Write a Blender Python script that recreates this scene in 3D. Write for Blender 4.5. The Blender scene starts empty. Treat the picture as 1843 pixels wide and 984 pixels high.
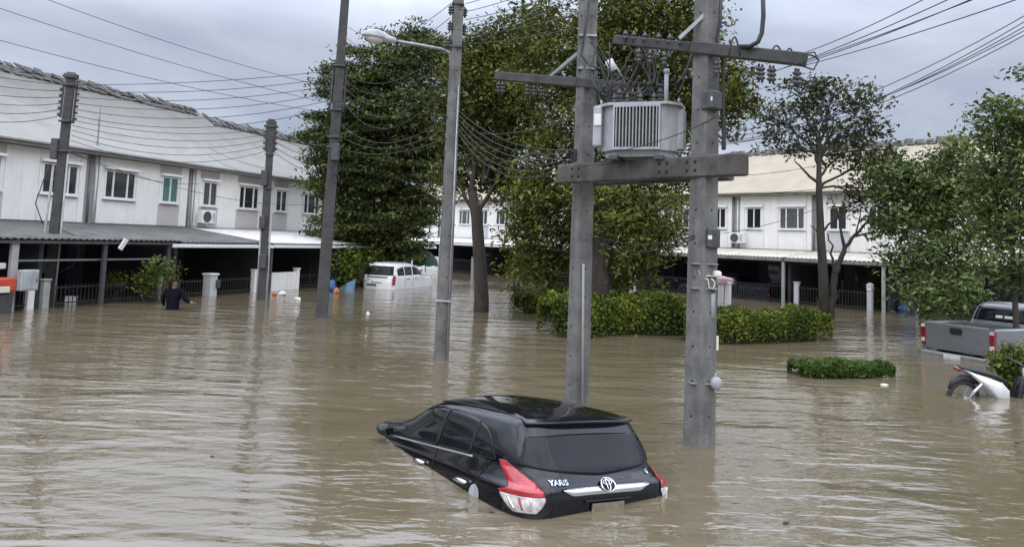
import bpy, bmesh, math, random
import numpy as np
from mathutils import Vector, Matrix

random.seed(7)
RNG = np.random.default_rng(7)
SC = bpy.context.scene
COL = SC.collection

# ------------------------------------------------------------------ camera
FPX, PX, PY, EYE = 1350.0, 921.5, 323.0, 2.4      # focal length and principal point in photo pixels, eye height over the water
PITCH, ROLL = 0.081, 0.038
cam_data = bpy.data.cameras.new("camera")
cam = bpy.data.objects.new("camera", cam_data)
COL.objects.link(cam)
SC.camera = cam
cam_data.sensor_fit = 'HORIZONTAL'
cam_data.sensor_width = 36.0
cam_data.lens = 36.0 * FPX / 1843.0
cam_data.shift_y = -(492.0 - PY) / 1843.0
cam_data.clip_end = 3000.0
CM = Matrix.Rotation(math.pi / 2 + PITCH, 3, 'X') @ Matrix.Rotation(ROLL, 3, 'Z')
cam.matrix_world = Matrix.Translation((0, 0, EYE)) @ CM.to_4x4()

# ------------------------------------------------------------------ sky and sun
SUN_EL, SUN_AZ = math.radians(50), math.radians(180)
world = bpy.data.worlds.new("World")
SC.world = world
world.use_nodes = True
wt = world.node_tree
for n in list(wt.nodes):
    wt.nodes.remove(n)

def wn(t, **kw):
    n = wt.nodes.new(t)
    for k, v in kw.items():
        setattr(n, k, v)
    return n
w_out = wn('ShaderNodeOutputWorld')
sky = wn('ShaderNodeTexSky', sky_type='NISHITA', sun_disc=False, sun_elevation=SUN_EL, sun_rotation=SUN_AZ)
bg_sky = wn('ShaderNodeBackground'); bg_sky.inputs[1].default_value = 0.06
wt.links.new(sky.outputs[0], bg_sky.inputs[0])
tc = wn('ShaderNodeTexCoord')
sep = wn('ShaderNodeSeparateXYZ'); wt.links.new(tc.outputs['Generated'], sep.inputs[0])
mp = wn('ShaderNodeMapping'); mp.inputs['Scale'].default_value = (1.0, 1.0, 2.6)
mp.inputs['Location'].default_value = (0.35, 0.2, 0.0)
wt.links.new(tc.outputs['Generated'], mp.inputs[0])
nz = wn('ShaderNodeTexNoise'); nz.inputs['Scale'].default_value = 2.1; nz.inputs['Detail'].default_value = 6; nz.inputs['Roughness'].default_value = 0.55
nz.inputs['Distortion'].default_value = 0.4
wt.links.new(mp.outputs[0], nz.inputs['Vector'])
cr = wn('ShaderNodeValToRGB')
cr.color_ramp.elements[0].position = 0.36; cr.color_ramp.elements[0].color = (0.40, 0.455, 0.58, 1)
cr.color_ramp.elements[1].position = 0.64; cr.color_ramp.elements[1].color = (0.70, 0.76, 0.89, 1)
wt.links.new(nz.outputs['Fac'], cr.inputs[0])
mr = wn('ShaderNodeMapRange')               # an overcast sky is brighter overhead than near the horizon
mr.inputs['From Min'].default_value = 0.24; mr.inputs['From Max'].default_value = 0.70
mr.inputs['To Min'].default_value = 0.95; mr.inputs['To Max'].default_value = 4.4
wt.links.new(sep.outputs['Z'], mr.inputs['Value'])
bg_cloud = wn('ShaderNodeBackground')
wt.links.new(cr.outputs[0], bg_cloud.inputs[0]); wt.links.new(mr.outputs[0], bg_cloud.inputs[1])
mixw = wn('ShaderNodeMixShader'); mixw.inputs[0].default_value = 0.85
wt.links.new(bg_sky.outputs[0], mixw.inputs[1]); wt.links.new(bg_cloud.outputs[0], mixw.inputs[2])
wt.links.new(mixw.outputs[0], w_out.inputs[0])

sun_d = bpy.data.lights.new("sun", 'SUN')
sun_d.energy = 1.5; sun_d.angle = math.radians(100); sun_d.color = (1.0, 0.95, 0.87)
sun = bpy.data.objects.new("sun", sun_d); COL.objects.link(sun)
sdir = Vector((math.sin(SUN_AZ) * math.cos(SUN_EL), math.cos(SUN_AZ) * math.cos(SUN_EL), math.sin(SUN_EL)))
sun.rotation_euler = sdir.to_track_quat('Z', 'Y').to_euler()

SC.view_settings.view_transform = 'Standard'
SC.view_settings.look = 'None'
SC.view_settings.exposure = 0.15
SC.view_settings.gamma = 1.0
SC.render.resolution_x, SC.render.resolution_y = 1024, 546

# ------------------------------------------------------------------ helpers
def ray(x, y):
    return CM @ Vector(((x - PX) / FPX, -(y - PY) / FPX, -1.0))
def W(x, y, z=0.0):                       # the point of a level plane seen at a photo pixel
    d = ray(x, y); t = (z - EYE) / d.z
    return Vector((d.x * t, d.y * t, z))
def D(x, y, Y):                           # the point seen at a photo pixel, Y metres in front
    d = ray(x, y); t = Y / d.y
    return Vector((d.x * t, Y, EYE + d.z * t))

def tag(o, label=None, cat=None, group=None, kind=None):
    if label: o['label'] = label
    if cat: o['category'] = cat
    if group: o['group'] = group
    if kind: o['kind'] = kind
    return o
def thing(name, loc, label, cat, rz=0.0, group=None):
    o = bpy.data.objects.new(name, None); COL.objects.link(o)
    o.empty_display_size = 0.2
    o.location = loc; o.rotation_euler = (0, 0, rz)
    return tag(o, label, cat, group)

class MB:
    def __init__(s):
        s.v = []; s.f = []
    def add(s, verts, faces):
        b = len(s.v); s.v += [tuple(p) for p in verts]; s.f += [tuple(i + b for i in f) for f in faces]; return s
    def box(s, c, size, rz=0.0, m=None, bev=0.0):
        hx, hy, hz = size[0] / 2, size[1] / 2, size[2] / 2
        R = m if m is not None else Matrix.Rotation(rz, 3, 'Z')
        c = Vector(c)
        if bev <= 0:
            P = [(-hx, -hy, -hz), (hx, -hy, -hz), (hx, hy, -hz), (-hx, hy, -hz), (-hx, -hy, hz), (hx, -hy, hz), (hx, hy, hz), (-hx, hy, hz)]
            F = [(0, 3, 2, 1), (4, 5, 6, 7), (0, 1, 5, 4), (1, 2, 6, 5), (2, 3, 7, 6), (3, 0, 4, 7)]
            return s.add([c + R @ Vector(p) for p in P], F)
        b = bev; P = []; F = []
        def ring(x, y, z, k):
            return [(-x + k, -y, z), (x - k, -y, z), (x, -y + k, z), (x, y - k, z), (x - k, y, z), (-x + k, y, z), (-x, y - k, z), (-x, -y + k, z)]
        P += ring(hx - b, hy - b, -hz, b * .6) + ring(hx, hy, -hz + b, b) + ring(hx, hy, hz - b, b) + ring(hx - b, hy - b, hz, b * .6)
        F.append(tuple(range(7, -1, -1))); F.append(tuple(range(24, 32)))
        for r in range(3):
            for i in range(8):
                j = (i + 1) % 8; F.append((r * 8 + i, r * 8 + j, r * 8 + 8 + j, r * 8 + 8 + i))
        return s.add([c + R @ Vector(p) for p in P], F)
    def beam(s, a, b, w, h, up=(0, 0, 1), bev=0.0):   # a box from point a to point b
        a, b = Vector(a), Vector(b); d = b - a; L = d.length; x = d / L
        u = Vector(up); y = u.cross(x)
        if y.length < 1e-5: y = Vector((0, 1, 0)).cross(x)
        y.normalize(); z = x.cross(y)
        R = Matrix((x, y, z)).transposed()
        return s.box((a + b) / 2, (L, w, h), m=R, bev=bev)
    def tube(s, pts, r, n=6, cap=True):
        pts = [Vector(p) for p in pts]; m = len(pts)
        rs = r if hasattr(r, '__len__') else [r] * m
        t0 = (pts[1] - pts[0]).normalized()
        a = Vector((0, 0, 1)) if abs(t0.z) < .9 else Vector((1, 0, 0))
        u = t0.cross(a).normalized(); V = []; F = []
        for i in range(m):
            t = (pts[min(i + 1, m - 1)] - pts[max(i - 1, 0)])
            t = t.normalized() if t.length > 1e-9 else t0
            u = (u - t * u.dot(t)); u = u.normalized() if u.length > 1e-6 else t.orthogonal().normalized()
            w = t.cross(u)
            for k in range(n):
                an = 2 * math.pi * k / n
                V.append(pts[i] + (u * math.cos(an) + w * math.sin(an)) * rs[i])
        for i in range(m - 1):
            for k in range(n):
                j = (k + 1) % n; F.append((i * n + k, i * n + j, (i + 1) * n + j, (i + 1) * n + k))
        if cap:
            F.append(tuple(range(n - 1, -1, -1))); F.append(tuple(range((m - 1) * n, m * n)))
        return s.add(V, F)
    def lathe(s, c, prof, n=12, axis=(0, 0, 1)):      # prof: (radius, height) pairs
        ax = Vector(axis).normalized(); c = Vector(c)
        return s.tube_rings(c, ax, prof, n)
    def tube_rings(s, c, ax, prof, n):
        u = ax.orthogonal().normalized(); w = ax.cross(u); V = []; F = []
        for r, h in prof:
            for k in range(n):
                an = 2 * math.pi * k / n
                V.append(c + ax * h + (u * math.cos(an) + w * math.sin(an)) * max(r, 1e-4))
        m = len(prof)
        for i in range(m - 1):
            for k in range(n):
                j = (k + 1) % n; F.append((i * n + k, i * n + j, (i + 1) * n + j, (i + 1) * n + k))
        F.append(tuple(range(n - 1, -1, -1))); F.append(tuple(range((m - 1) * n, m * n)))
        return s.add(V, F)
    def grid(s, P):                                    # P[i][j] points
        m, n = len(P), len(P[0]); F = []
        for i in range(m - 1):
            for j in range(n - 1):
                F.append((i * n + j, i * n + j + 1, (i + 1) * n + j + 1, (i + 1) * n + j))
        return s.add([p for row in P for p in row], F)
    def prism(s, poly, axis_vec):                      # planar polygon pushed along a vector
        n = len(poly); a = Vector(axis_vec); P = [Vector(p) for p in poly]
        F = [tuple(range(n - 1, -1, -1)), tuple(range(n, 2 * n))] + [(i, (i + 1) % n, n + (i + 1) % n, n + i) for i in range(n)]
        return s.add(P + [p + a for p in P], F)
    def build(s, name, mat, parent=None, smooth=False):
        me = bpy.data.meshes.new(name); me.from_pydata(s.v, [], s.f); me.update()
        me.materials.append(mat)
        if smooth: me.polygons.foreach_set('use_smooth', [True] * len(me.polygons))
        o = bpy.data.objects.new(name, me); COL.objects.link(o)
        if parent is not None: o.parent = parent
        return o
def fixn(o):
    bm = bmesh.new(); bm.from_mesh(o.data); bmesh.ops.recalc_face_normals(bm, faces=bm.faces); bm.to_mesh(o.data); bm.free(); return o
def share(name, src, parent, loc, rz=0.0, scale=None):  # another piece from the same mesh
    o = bpy.data.objects.new(name, src.data); COL.objects.link(o); o.parent = parent; o.location = loc; o.rotation_euler = (0, 0, rz)
    if scale: o.scale = scale
    return o

# ------------------------------------------------------------------ materials
def mat(name, col, rough=0.7, var=0.25, scale=4.0, bump=0.0, bscale=None, metal=0.0, streak=0.0, streak_col=(0.16, 0.15, 0.13), spec=0.5, stretch=(1, 1, 1), coat=0.0, detail=5):
    m = bpy.data.materials.new(name); m.use_nodes = True
    nt = m.node_tree; b = nt.nodes['Principled BSDF']; L = nt.links.new
    b.inputs['Roughness'].default_value = rough; b.inputs['Metallic'].default_value = metal
    b.inputs['Specular IOR Level'].default_value = spec; b.inputs['Coat Weight'].default_value = coat; b.inputs['Coat Roughness'].default_value = 0.03
    tc = nt.nodes.new('ShaderNodeTexCoord'); mp = nt.nodes.new('ShaderNodeMapping'); mp.inputs['Scale'].default_value = stretch
    L(tc.outputs['Object'], mp.inputs[0])
    nz = nt.nodes.new('ShaderNodeTexNoise'); nz.inputs['Scale'].default_value = scale; nz.inputs['Detail'].default_value = detail; nz.inputs['Roughness'].default_value = 0.62
    L(mp.outputs[0], nz.inputs['Vector'])
    cr = nt.nodes.new('ShaderNodeValToRGB')
    cr.color_ramp.elements[0].position = 0.3; cr.color_ramp.elements[1].position = 0.7
    cr.color_ramp.elements[0].color = tuple(c * (1 - var) for c in col) + (1,)
    cr.color_ramp.elements[1].color = tuple(min(c * (1 + var * .6), .95) for c in col) + (1,)
    L(nz.outputs['Fac'], cr.inputs[0]); out = cr.outputs[0]
    if streak > 0:
        m2 = nt.nodes.new('ShaderNodeMapping'); m2.inputs['Scale'].default_value = (2.6, 2.6, 0.28); L(tc.outputs['Object'], m2.inputs[0])
        n2 = nt.nodes.new('ShaderNodeTexNoise'); n2.inputs['Scale'].default_value = 2.2; n2.inputs['Detail'].default_value = 6; n2.inputs['Roughness'].default_value = .65
        L(m2.outputs[0], n2.inputs['Vector'])
        r2 = nt.nodes.new('ShaderNodeMapRange'); r2.inputs['From Min'].default_value = .5; r2.inputs['From Max'].default_value = .8; r2.inputs['To Max'].default_value = streak
        L(n2.outputs['Fac'], r2.inputs['Value'])
        mx = nt.nodes.new('ShaderNodeMix'); mx.data_type = 'RGBA'; mx.inputs[7].default_value = streak_col + (1,)
        L(r2.outputs[0], mx.inputs[0]); L(out, mx.inputs[6]); out = mx.outputs[2]
    L(out, b.inputs['Base Color'])
    if bump > 0:
        bp = nt.nodes.new('ShaderNodeBump'); bp.inputs['Strength'].default_value = bump; bp.inputs['Distance'].default_value = 0.02
        n3 = nt.nodes.new('ShaderNodeTexNoise'); n3.inputs['Scale'].default_value = bscale or scale * 4; n3.inputs['Detail'].default_value = 4
        L(mp.outputs[0], n3.inputs['Vector']); L(n3.outputs['Fac'], bp.inputs['Height']); L(bp.outputs[0], b.inputs['Normal'])
    return m

def leaf_mat(name, dark, light, trans=0.18):
    m = bpy.data.materials.new(name); m.use_nodes = True
    nt = m.node_tree; L = nt.links.new; b = nt.nodes['Principled BSDF']
    at = nt.nodes.new('ShaderNodeAttribute'); at.attribute_name = 'tint'
    cr = nt.nodes.new('ShaderNodeValToRGB'); cr.color_ramp.elements[0].color = dark + (1,); cr.color_ramp.elements[1].color = light + (1,)
    L(at.outputs['Fac'], cr.inputs[0]); L(cr.outputs[0], b.inputs['Base Color'])
    b.inputs['Roughness'].default_value = 0.6; b.inputs['Specular IOR Level'].default_value = 0.18
    tr = nt.nodes.new('ShaderNodeBsdfTranslucent'); L(cr.outputs[0], tr.inputs[0])
    mx = nt.nodes.new('ShaderNodeMixShader'); mx.inputs[0].default_value = trans
    L(b.outputs[0], mx.inputs[1]); L(tr.outputs[0], mx.inputs[2]); L(mx.outputs[0], nt.nodes['Material Output'].inputs[0])
    return m

M = dict(
    white_wall=mat('white_wall', (.78, .755, .71), .8, .08, 1.2, streak=.22, streak_col=(.34, .33, .30)),
    grey_wall=mat('grey_wall', (.34, .33, .32), .85, .25, 1.5, streak=.5),
    beige_panel=mat('beige_panel', (.50, .46, .44), .8, .08, 1.5, streak=.2, streak_col=(.3, .28, .26)),
    pale_grey_panel=mat('pale_grey_panel', (.50, .495, .49), .8, .08, 1.5, streak=.2, streak_col=(.3, .28, .26)),
    cream_wall=mat('cream_wall', (.66, .62, .52), .8, .1, 1.2, streak=.3, streak_col=(.36, .33, .27)),
    carport_shade_wall=mat('carport_shade_wall', (.035, .037, .042), .7, .4, 1.0),  # wall colour near black, with the shade under the carports put into it
    dark_glass=mat('dark_glass', (.022, .026, .03), .06, .4, 1.5, spec=.6),
    teal_glass=mat('teal_glass', (.09, .19, .17), .1, .35, 6, stretch=(3, 3, .3)),
    white_frame=mat('white_frame', (.72, .72, .71), .5, .06, 3),
    fascia=mat('fascia', (.20, .19, .175), .8, .35, 2.5, streak=.6),
    mould=mat('mould', (.085, .08, .07), .95, .6, 7.0, bump=.6),
    dark_sheet=mat('dark_sheet', (.10, .095, .088), .75, .45, 1.6, streak=.5, bump=.15),
    white_sheet=mat('white_sheet', (.62, .61, .585), .6, .25, 1.8, streak=.3, streak_col=(.25, .22, .18)),
    cream_sheet=mat('cream_sheet', (.50, .46, .38), .7, .25, 1.6, streak=.3),
    concrete=mat('concrete', (.150, .146, .137), .9, .45, 3.0, bump=.4, bscale=30, streak=1.0, streak_col=(.055, .052, .047)),
    dark_concrete=mat('dark_concrete', (.062, .060, .058), .9, .35, 5.0, bump=.35, bscale=30, streak=.6, streak_col=(.05, .048, .044)),
    beam_concrete=mat('beam_concrete', (.085, .077, .070), .92, .6, 4.0, bump=.4, bscale=25, streak=.85, streak_col=(.035, .03, .027)),
    steel=mat('steel', (.30, .31, .32), .45, .25, 8, metal=.6),
    dark_steel=mat('dark_steel', (.06, .06, .062), .55, .4, 8),
    black_rubber=mat('black_rubber', (.02, .02, .021), .6, .3, 8),
    porcelain=mat('porcelain', (.045, .042, .042), .25, .3, 8),
    grey_paint=mat('grey_paint', (.35, .365, .38), .5, .2, 4, streak=.8, streak_col=(.14, .10, .07)),
    white_plastic=mat('white_plastic', (.70, .70, .68), .45, .08, 5),
    dull_pipe=mat('dull_pipe', (.30, .295, .28), .6, .3, 5, streak=.5),
    cream_plastic=mat('cream_plastic', (.62, .58, .46), .5, .1, 5),
    blue_plastic=mat('blue_plastic', (.022, .075, .20), .45, .2, 4),
    red_paint=mat('red_paint', (.48, .06, .03), .5, .2, 5),
    pink_cloth=mat('pink_cloth', (.50, .33, .36), .9, .25, 12),
    orange_plastic=mat('orange_plastic', (.42, .17, .06), .5, .2, 5),
    green_cloth=mat('green_cloth', (.022, .06, .05), .8, .3, 5),
    bark=mat('bark', (.046, .038, .031), .95, .45, 5, bump=.8, bscale=14, stretch=(1, 1, .35)),
    pale_bark=mat('pale_bark', (.15, .135, .11), .95, .45, 5, bump=.8, bscale=14, stretch=(1, 1, .35)),
    mud=mat('mud', (.16, .125, .085), .9, .3, .5),
    car_black=mat('car_black', (.006, .006, .008), .09, .2, 2, coat=.45, spec=.25),
    tint_glass=mat('tint_glass', (.010, .011, .013), .04, .3, 3, spec=.24),
    seam=mat('seam', (.003, .003, .003), .7, .1, 3),
    chrome=mat('chrome', (.74, .75, .77), .14, .1, 6, metal=1.0),
    red_lens=mat('red_lens', (.36, .008, .016), .12, .25, 9, coat=.8),
    dull_red_lens=mat('dull_red_lens', (.17, .008, .010), .25, .3, 9, coat=.4),
    clear_lens=mat('clear_lens', (.52, .47, .45), .15, .45, 14, coat=.8),
    car_white=mat('car_white', (.72, .72, .72), .25, .05, 2, coat=.6),
    car_silver=mat('car_silver', (.165, .172, .178), .3, .1, 2, metal=.35, coat=.6),
    car_navy=mat('car_navy', (.012, .015, .03), .25, .2, 2, coat=.7),
    muddy_plate=mat('muddy_plate', (.20, .17, .125), .6, .4, 14),
    curtain_glass=mat('curtain_glass', (.10, .10, .095), .12, .5, 5, stretch=(4, 4, .2)),
    dull_bumper=mat('dull_bumper', (.16, .16, .16), .4, .3, 5),
    plate=mat('plate', (.55, .55, .53), .5, .2, 9),
    navy_shirt=mat('navy_shirt', (.005, .006, .010), .9, .3, 12, bump=.3, spec=.08),
    skin=mat('skin', (.17, .095, .06), .55, .12, 9),
    hair=mat('hair', (.012, .010, .009), .6, .3, 20),
    debris_white=mat('debris_white', (.68, .67, .62), .6, .15, 9),
    leaf_tree=leaf_mat('leaf_tree', (.026, .038, .010), (.22, .23, .05)),
    leaf_deep=leaf_mat('leaf_deep', (.020, .034, .012), (.17, .195, .06)),
    leaf_grey=leaf_mat('leaf_grey', (.022, .030, .013), (.12, .125, .055)),
    leaf_fresh=leaf_mat('leaf_fresh', (.034, .06, .016), (.19, .235, .075)),
    leaf_bright=leaf_mat('leaf_bright', (.03, .055, .010), (.16, .19, .03)),
    leaf_hedge=leaf_mat('leaf_hedge', (.026, .048, .008), (.21, .24, .032)),
    leaf_lawn=leaf_mat('leaf_lawn', (.025, .055, .010), (.14, .20, .035)),
)

# ------------------------------------------------------------------ water and ground
def make_water_mat():
    m = bpy.data.materials.new('flood_water'); m.use_nodes = True
    nt = m.node_tree; L = nt.links.new; b = nt.nodes['Principled BSDF']
    tc = nt.nodes.new('ShaderNodeTexCoord')
    nz = nt.nodes.new('ShaderNodeTexNoise'); nz.inputs['Scale'].default_value = .22; nz.inputs['Detail'].default_value = 4
    L(tc.outputs['Object'], nz.inputs['Vector'])
    cr = nt.nodes.new('ShaderNodeValToRGB'); cr.color_ramp.elements[0].position = .3; cr.color_ramp.elements[1].position = .7
    cr.color_ramp.elements[0].color = (.118, .093, .055, 1); cr.color_ramp.elements[1].color = (.160, .129, .081, 1)
    L(nz.outputs['Fac'], cr.inputs[0]); L(cr.outputs[0], b.inputs['Base Color'])
    b.inputs['Roughness'].default_value = .02; b.inputs['IOR'].default_value = 1.95; b.inputs['Specular IOR Level'].default_value = .5
    def noise(scale, detail, sx, sy, rot=0.0, dist=0.0):
        mp = nt.nodes.new('ShaderNodeMapping'); mp.inputs['Scale'].default_value = (sx, sy, 1); mp.inputs['Rotation'].default_value = (0, 0, rot)
        L(tc.outputs['Object'], mp.inputs[0])
        n = nt.nodes.new('ShaderNodeTexNoise'); n.inputs['Scale'].default_value = scale; n.inputs['Detail'].default_value = detail; n.inputs['Distortion'].default_value = dist
        L(mp.outputs[0], n.inputs['Vector']); return n.outputs['Fac']
    def mth(op, a, c):
        n = nt.nodes.new('ShaderNodeMath'); n.operation = op
        for i, x in enumerate((a, c)):
            if hasattr(x, 'is_linked') or hasattr(x, 'links'): L(x, n.inputs[i])
            else: n.inputs[i].default_value = x
        return n.outputs[0]
    big = noise(1.25, 2, .42, 1.2, .10, .6)
    mid = noise(4.2, 2, .50, 1.2, -.10, .6)
    fine = noise(13.0, 3, .6, 1.25, .05, .3)
    patch = noise(.11, 2, 1, 1)
    pr = nt.nodes.new('ShaderNodeMapRange'); pr.inputs['From Min'].default_value = .38; pr.inputs['From Max'].default_value = .62
    pr.inputs['To Min'].default_value = .35; pr.inputs['To Max'].default_value = 1.25
    L(patch, pr.inputs['Value'])
    h = mth('ADD', mth('MULTIPLY', big, .072), mth('ADD', mth('MULTIPLY', mid, .021), mth('MULTIPLY', fine, .0046)))
    h = mth('MULTIPLY', h, pr.outputs[0])
    bp = nt.nodes.new('ShaderNodeBump'); bp.inputs['Strength'].default_value = 1.0; bp.inputs['Distance'].default_value = 1.0
    L(h, bp.inputs['Height']); L(bp.outputs[0], b.inputs['Normal'])
    return m
M['water'] = make_water_mat()
g = MB(); g.add([(-900, -300, -.85), (900, -300, -.85), (900, 1500, -.85), (-900, 1500, -.85)], [(0, 1, 2, 3)])
tag(g.build('ground', M['mud']), kind='structure')
g = MB(); g.add([(-900, -300, 0), (900, -300, 0), (900, 1500, 0), (-900, 1500, 0)], [(0, 1, 2, 3)])
tag(g.build('water', M['water']), kind='structure')

# ------------------------------------------------------------------ terraced houses
def roof_mat(name, pale, z0, z1):
    m = mat(name, pale, .85, .14, 1.0, streak=.4, streak_col=(.26, .25, .22))
    nt = m.node_tree; L = nt.links.new; b = nt.nodes['Principled BSDF']
    src = b.inputs['Base Color'].links[0].from_socket
    tc = nt.nodes.new('ShaderNodeTexCoord'); sp = nt.nodes.new('ShaderNodeSeparateXYZ'); L(tc.outputs['Object'], sp.inputs[0])
    nz = nt.nodes.new('ShaderNodeTexNoise'); nz.inputs['Scale'].default_value = 1.3; nz.inputs['Detail'].default_value = 8; nz.inputs['Roughness'].default_value = .7
    L(tc.outputs['Object'], nz.inputs['Vector'])
    a = nt.nodes.new('ShaderNodeMath'); a.operation = 'MULTIPLY_ADD'; a.inputs[1].default_value = 2.6; L(nz.outputs['Fac'], a.inputs[0]); L(sp.outputs['Z'], a.inputs[2])
    r = nt.nodes.new('ShaderNodeMapRange'); r.inputs['From Min'].default_value = z0 + 1.3; r.inputs['From Max'].default_value = z1 + 1.3; r.inputs['To Max'].default_value = .92
    L(a.outputs[0], r.inputs['Value'])
    mx = nt.nodes.new('ShaderNodeMix'); mx.data_type = 'RGBA'; mx.inputs[7].default_value = (.13, .125, .11, 1)
    L(r.outputs[0], mx.inputs[0]); L(src, mx.inputs[6]); L(mx.outputs[2], b.inputs['Base Color'])
    return m
M['roof_left'] = roof_mat('mossy_pale_roof', (.27, .262, .24), 5.6, 7.9)
M['roof_right'] = roof_mat('cream_roof', (.36, .31, .225), 7.6, 9.4)

def row_axis(a, b, z):
    d = (b - a); d.z = 0; d.normalize(); return Vector((a.x, a.y, 0)), d

PANE_CACHE = {}
def window(root, s0, s1, z0, z1, n, glass, curtain=None):
    fr = MB(); t = .055; y0, yd = -.075, .05
    fr.box(((s0 + s1) / 2, y0, z0 + t / 2), (s1 - s0, yd, t)); fr.box(((s0 + s1) / 2, y0, z1 - t / 2), (s1 - s0, yd, t))
    ed = [s0 + (s1 - s0) * i / n for i in range(n + 1)]
    if n == 3: ed = [s0, s0 + (s1 - s0) * .27, s0 + (s1 - s0) * .73, s1]
    for i, e in enumerate(ed):
        x = e + (t / 2 if i == 0 else -t / 2 if i == n else 0)
        fr.box((x, y0 + .004, (z0 + z1) / 2), (t, yd, z1 - z0 - 2 * t))
    w = fr.build('window', M['white_frame'], root)
    sl = MB(); sl.box(((s0 + s1) / 2, -.115, z0 - .03), (s1 - s0 + .12, .10, .05)); sl.build('sill', M['white_frame'], w)
    for i in range(n):
        g = MB(); a, b = ed[i] + .03, ed[i + 1] - .03
        g.box(((a + b) / 2, -.05, (z0 + z1) / 2), (b - a, .012, z1 - z0 - .1)); g.build('pane', M[glass], w)
    h = MB(); h.box(((s0 + s1) / 2, -.14, z1 + .075), (s1 - s0 + .16, .16, .10), bev=.01); h.build('window_hood', M['white_wall'], root)

def unit(root, c, kind, P, zs, zt, zb, ze, tone, glass=('dark_glass', 'dark_glass'), white='white_wall'):
    """one house of a terrace: second-storey panels and windows, c = the party line"""
    if kind == 'A':
        win2 = (.66, 1.54); win3 = (P - 1.95, P - .58)
        st = [(.27, .50, white), (.54, 1.64, 'w2'), (1.68, (1.64 + P - 2.02) / 2 - .015, white), ((1.64 + P - 2.02) / 2 + .015, P - 2.06, white), (P - 2.02, P - .52, 'w3'), (P - .48, P - .26, white)]
    else:
        win3 = (.48, 1.88); win2 = (3.2, 4.08)
        st = [(.25, .40, white), (.43, 1.94, 'w3'), (1.98, 2.50, white), (2.53, 3.08, white), (3.12, 4.16, 'w2'), (4.22, 4.62, white)]
    pm = lambda a, b, z0, z1, mt: MB().box((c + (a + b) / 2, -.03, (z0 + z1) / 2), (b - a + .026, .05, z1 - z0 - .004), bev=.006).build('wall_panel', M[mt], root)
    for a, b, k in st:
        if k in ('w2', 'w3'):
            w0, w1 = win2 if k == 'w2' else win3
            t1 = tone[0] if k == 'w2' else tone[1]
            pm(a, b, zb, zs - .08, t1); pm(a, b, zt + .13, ze, t1 if t1 == white else 'beige_panel')
            pm(a, w0 - .004, zs - .08, zt + .13, white); pm(w1 + .004, b, zs - .08, zt + .13, white)
            window(root, c + w0, c + w1, zs, zt, 2 if k == 'w2' else 3, glass[0] if k == 'w2' else glass[1])
        else:
            pm(a, b, zb, ze, k)
    for x in (-.13, .12):
        MB().tube([(c + x, -.05, zb), (c + x, -.05, ze + .02)], .04, 8).build('downpipe', M['fascia' if x < 0 else 'white_frame'], root, True)

def sheet(root, s0, s1, zw, zf, off, mt, pitch=.2, thick=.012, y0=-.13):
    n = int((s1 - s0) / pitch * 4); P = []
    for k in range(7):
        f = k / 6; row = []
        for i in range(n + 1):
            s = s0 + (s1 - s0) * i / n
            row.append((s, y0 - (off - .1) * f, zw + (zf - zw) * f + .022 * math.sin(2 * math.pi * s / pitch)))
        P.append(row)
    b = MB().grid(P); o = b.build('carport_roof', M[mt], root, True)
    md = o.modifiers.new('thick', 'SOLIDIFY'); md.thickness = thick
    pu = MB()
    for k in range(1, 5):
        f = k / 4.2; pu.beam((s0 + .02, y0 - (off - .1) * f, zw + (zf - zw) * f - .07), (s1 - .02, y0 - (off - .1) * f, zw + (zf - zw) * f - .07), .05, .07)
    pu.build('purlin', M['dark_steel'], root)
    return o

def terrace(root, s0, s1, units, P, zs, zt, ze, zr, back, roofm, white='white_wall', gfz=2.30, pw=4.1):
    MB().box(((s0 + s1) / 2, back, (ze - .9) / 2), (s1 - s0, 2 * back, ze + .9)).build('wall', M['grey_wall'], root)
    MB().box(((s0 + s1) / 2, -.015, (gfz - .85) / 2), (s1 - s0 - .02, .03, gfz + .85)).build('ground_floor_wall', M['carport_shade_wall'], root)
    MB().box(((s0 + s1) / 2, -.22, ze + .0), (s1 - s0 + .02, .44, .17), bev=.015).build('eave_fascia', M['fascia'], root)
    r = MB(); z1 = ze + .09
    r.prism([(s0, -.50, z1), (s0, back, zr), (s0, 2 * back + .5, z1), (s0, 2 * back + .5, z1 - .1), (s0, back, zr - .1), (s0, -.50, z1 - .06)], (s1 - s0, 0, 0))
    r.build('roof', M[roofm], root)
    for i, (c, kind, tone, gl) in enumerate(units):
        unit(root, c, kind, P, zs, zt, 2.46, ze - .09, tone, gl, white)
        MB().box((c, -pw / 2 - .05, .48), (.14, pw, 2.6)).build('party_wall', M['carport_shade_wall'], root)  # dividing walls, their near-black colour deepens the carport shade
        for a, b in ((.5, 1.4), (1.9, 3.1), (3.1, 4.2)):
            if b < P - .2: MB().box((c + (a + b) / 2, -.05, .55), (b - a - .05, .04, 2.5), bev=.01).build('sliding_door', M['dark_glass'], root)

def ridge_tiles(root, s0, s1, y, z, slope, rows, mt='mould', jit=.05, tw=.33):
    """the weathered tile courses along a ridge, each tile a piece of its own"""
    me = None
    for r in range(rows):
        n = int((s1 - s0) / tw)
        for i in range(n):
            s = s0 + (i + .5 + .5 * (r % 2) * .9) * tw
            if s > s1 - .1: continue
            rr = random.uniform(-jit, jit)
            if me is None:
                o = MB().box((0, 0, 0), (tw * .94, .36, .07), bev=.02).build('roof_tile', M[mt], root); me = o
            else:
                o = bpy.data.objects.new('roof_tile', me.data); COL.objects.link(o); o.parent = root
            o.location = (s, y - r * .30 * math.cos(slope), z - r * .30 * math.sin(slope) + .06 + rr * .7)
            o.rotation_euler = (slope + rr, rr * 1.5, rr)
            o.scale = (random.uniform(.8, 1.0), random.uniform(.7, 1.0), .35 + abs(rr) * 7)

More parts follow.
